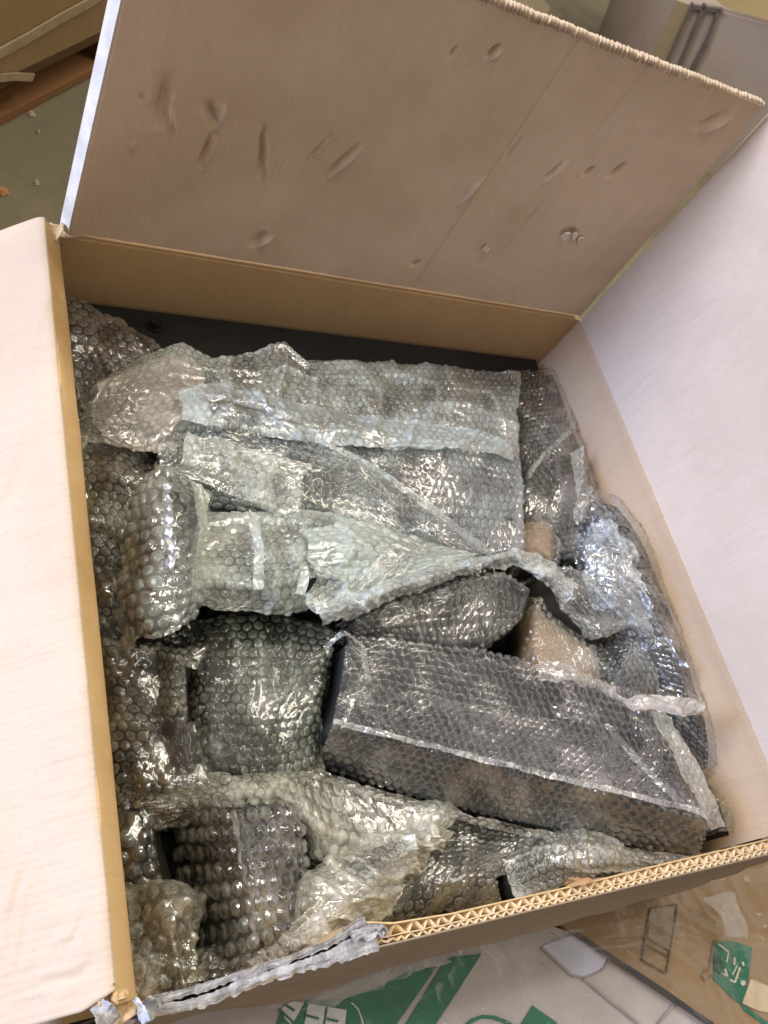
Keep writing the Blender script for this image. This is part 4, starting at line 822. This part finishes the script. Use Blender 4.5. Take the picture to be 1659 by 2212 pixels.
flat('blank_label', [(1545, 978), (1700, 1040), (1720, 1210), (1600, 1190), (1490, 1140)], e3+.0008, plain('label_beige', (.56, .43, .29), .6, .3), tcn, cv3)
# stretch film over the neighbours (clear, glossy, wrinkled)
def clear_film(name, label, pts, seed, milk=.10, parent=None, tint=(.6, .58, .6), amp=.004, ang=.8):
    o = wrap_sheet(name, parent, pts, milk=milk, amp=0.0, rnd=.004, crump=amp, wrk=amp*.8, ragged=.004, seed=seed, tint=tint, ring=0.0, crin=.35, wang=ang, wfreq=26, ds=.002, rough=.10, gl=.04)
    if label: tag(o, label, 'plastic film')
    return o
clear_film('stretch_film', 'clear wrinkled stretch film over the brown carton with the emblem', [Z([(1180, 1975), (1400, 1925), (1700, 1850)], ZT+.012), Z([(1240, 2040), (1450, 2010), (1760, 1960)], ZT+.010), Z([(1400, 2110), (1560, 2110), (1800, 2100)], ZT+.010), Z([(1530, 2210), (1650, 2230), (1820, 2250)], ZT+.010)], 61, -.14, ang=.1)
clear_film('stretch_film', 'clear wrinkled stretch film over the white carton with green print', [Z([(500, 2180), (700, 2110), (930, 2050), (1190, 1985)], ZW+.018), Z([(560, 2210), (740, 2160), (960, 2110), (1260, 2060)], ZW+.012), Z([(640, 2260), (820, 2240), (1000, 2230), (1400, 2220)], ZW+.010)], 62, -.14, ang=-.4)
clear_film('film_scrap', 'whitish crumpled scrap of film on the brown carton above the green emblem', [Z([(1505, 1938), (1550, 1925), (1590, 1920)], ZT+.02), Z([(1540, 1965), (1570, 1955), (1595, 1965)], ZT+.026), Z([(1555, 1995), (1590, 1985), (1618, 2000)], ZT+.026), Z([(1560, 2025), (1590, 2025), (1615, 2035)], ZT+.02)], 63, .35, amp=.006, tint=(.66, .6, .6))
clear_film('film_scrap', 'hazy folded film hanging at the front wall over the green stripes', [Z([(640, 2158), (760, 2110), (880, 2080), (960, 2058)], ZW+.05), Z([(680, 2175), (790, 2150), (900, 2110), (980, 2070)], ZW+.045)], 64, .22, amp=.006, tint=(.5, .56, .55))

# pallet and load, top left
pz = FZ+.002
A0 = atz(-40, 292, pz); A1 = atz(330, 96, pz); dv = (A1-A0)/np.linalg.norm(A1-A0); nv_ = np.array([-dv[1], dv[0], 0])
pal = empty('wooden_pallet', 'brown wooden pallet on the floor at the top left carrying a wrapped load', 'pallet', tuple(A0))
WOOD = kraft('old_wood', (.26, .13, .055), 0, flute=0); WOOD2 = kraft('old_wood_dark', (.11, .065, .03), 0, flute=0)
def obox(name, a, b_, din, dout, z0, z1, mat, parent):
    p = [a+nv_*din, b_+nv_*din, b_+nv_*dout, a+nv_*dout]; p = [np.array([q[0], q[1], z0]) for q in p]; return prism(name, p, (0, 0, z1-z0), mat, parent)
L0 = A0-dv*.6; L1 = A1+dv*.9
obox('bottom_board', L0, L1, 0, .10, pz, pz+.018, WOOD, pal)
for k in range(5):
    q = L0+dv*(.02+k*.46); obox('block', q, q+dv*.12, .01, .10, pz+.0185, pz+.085, WOOD2, pal); obox('block', q, q+dv*.12, .5, .6, pz+.0185, pz+.085, WOOD2, pal)
obox('bottom_board', L0, L1, .5, .6, pz, pz+.018, WOOD2, pal)
for k in range(7): obox('deck_board', L0, L1, -.004+k*.13, .10+k*.13, pz+.0855, pz+.104, WOOD2, pal)
ld = empty('wrapped_load', 'brown film wrapped carton load standing on the pallet at the top left', 'carton load', (A0[0], A0[1], pz+.105))
obox('carton', L0+dv*.03, L1-dv*.03, -.004, .9, pz+.1055, pz+.8, kraft('load_brown', (.33, .225, .12), 0, flute=0), ld)
for (a, b_, h, t_) in (((-20, 150), (170, 60), .0, .012), ((-20, 160), (75, 160), .0, .010)):
    pass
nn = np.append(nv_[:2], 0); dd = nn@(A0+nv_*-.006)
def onload(px, py): return at(px, py, nn, dd)
def tape(pts, wd, name='film_highlight'):
    for i_ in range(len(pts)-1):
        a, b_ = onload(*pts[i_]), onload(*pts[i_+1]); d = (b_-a)/np.linalg.norm(b_-a); up_ = np.cross(d, nn); 
        prism(name, [a-up_*wd, b_-up_*wd, b_+up_*wd, a+up_*wd], -nn*.003, plain('film_glint', (.40, .31, .20), .35, .5), ld)  # lighter strips painted as highlights of the film around the load
tape([(-10, 118), (60, 80), (130, 38), (190, 6), (230, -20)], .010); tape([(-10, 168), (30, 164), (70, 166)], .007)

# carton with straps, top right: leaning against nothing, stands on the floor
cr_n = at(1462, -10, (0, 1, 0), 1.55); 
def onp(px, py): return at(px, py, (-.35, -1, .0), (-.35*cr_n[0]-1*cr_n[1]))
sc_ = empty('strapped_carton', 'greyish carton with dark vertical straps, standing behind at the top right', 'carton', (float(cr_n[0]), 1.6, FZ))
q = [onp(1462, 2), onp(1800, 90), onp(1760, 620), onp(1290, 395)]
GC = kraft('grey_carton', (.42, .35, .31), 0, flute=0)
prism('carton_body', q, (.12, .5, 0), GC, sc_)
prism('carton_edge', [onp(1462, 0), onp(1492, 10), onp(1432, 150), onp(1395, 154)], (-.002, -.004, 0), kraft('carton_tan', (.36, .29, .18), 0, flute=0), sc_)
STR = plain('dark_strap', (.15, .125, .12), .5, .3)
def strp(a, b_, w_, name='strap'):
    A = np.array(a, float); B = np.array(b_, float); d = (B-A)/np.linalg.norm(B-A); n_ = np.array([-d[1], d[0]])*w_/2
    prism(name, [onp(*(A+n_)), onp(*(B+n_)), onp(*(B-n_)), onp(*(A-n_))], (-.004, -.010, 0), STR, sc_)
strp((1496, 4), (1432, 150), 5); strp((1522, 6), (1458, 160), 7); strp((1552, 16), (1524, 92), 6); strp((1524, 92), (1484, 170), 10)
strp((1494, 12), (1560, 20), 8)
prism('carton_top', [onp(1510, -30), onp(1800, -30), onp(1800, 88), onp(1560, 10)], (-.002, -.006, 0), kraft('carton_top', (.60, .46, .24), 0, flute=0), sc_)
# paper on the floor, debris
pp = [atz(*p, FZ+.004) for p in ((1000, -30), (1120, -60), (1190, 16), (1162, 70), (1040, 60))]
tag(prism('cardboard_sheet', pp, (0, 0, -.003), kraft('floor_sheet', (.34, .29, .20), 0, flute=0)), 'pale flat cardboard sheet lying on the floor behind the back flap', 'cardboard sheet')
dm = plain('debris_paper', (.50, .42, .32), .8, .1); dm2 = plain('debris_wood', (.42, .22, .10), .8, .1)
for i_, (px, py, r, mt, lb) in enumerate(((68, 246, 9, dm, 'pale paper crumb on the floor beside the pallet edge'), (82, 284, 5, dm, 'tiny pale crumb on the floor below the pallet edge crumb'), (78, 395, 6, dm, 'small pale crumb on the open floor left of the back flap'), (4, 412, 15, dm2, 'orange brown splinter at the left edge of the floor'))):
    c = atz(px, py, FZ+.003); n_ = 8; rr = r*.0008
    ring_ = [(c[0]+rr*(.6+.7*hsh(a, i_, 1))*math.cos(a*2*math.pi/n_), c[1]+rr*(.6+.7*hsh(a, i_, 2))*math.sin(a*2*math.pi/n_), FZ+.002) for a in range(n_)]
    top = [((x+c[0])/2, (y+c[1])/2, FZ+.007+.004*hsh(a, i_, 5)) for a, (x, y, _) in enumerate(ring_)]
    o = put('debris_scrap', ring_+top, [list(range(n_, 2*n_))]+[[a, (a+1) % n_, n_+(a+1) % n_, n_+a] for a in range(n_)], mt, None, smooth=False)
    tag(o, lb, 'debris', 'scraps on the floor')
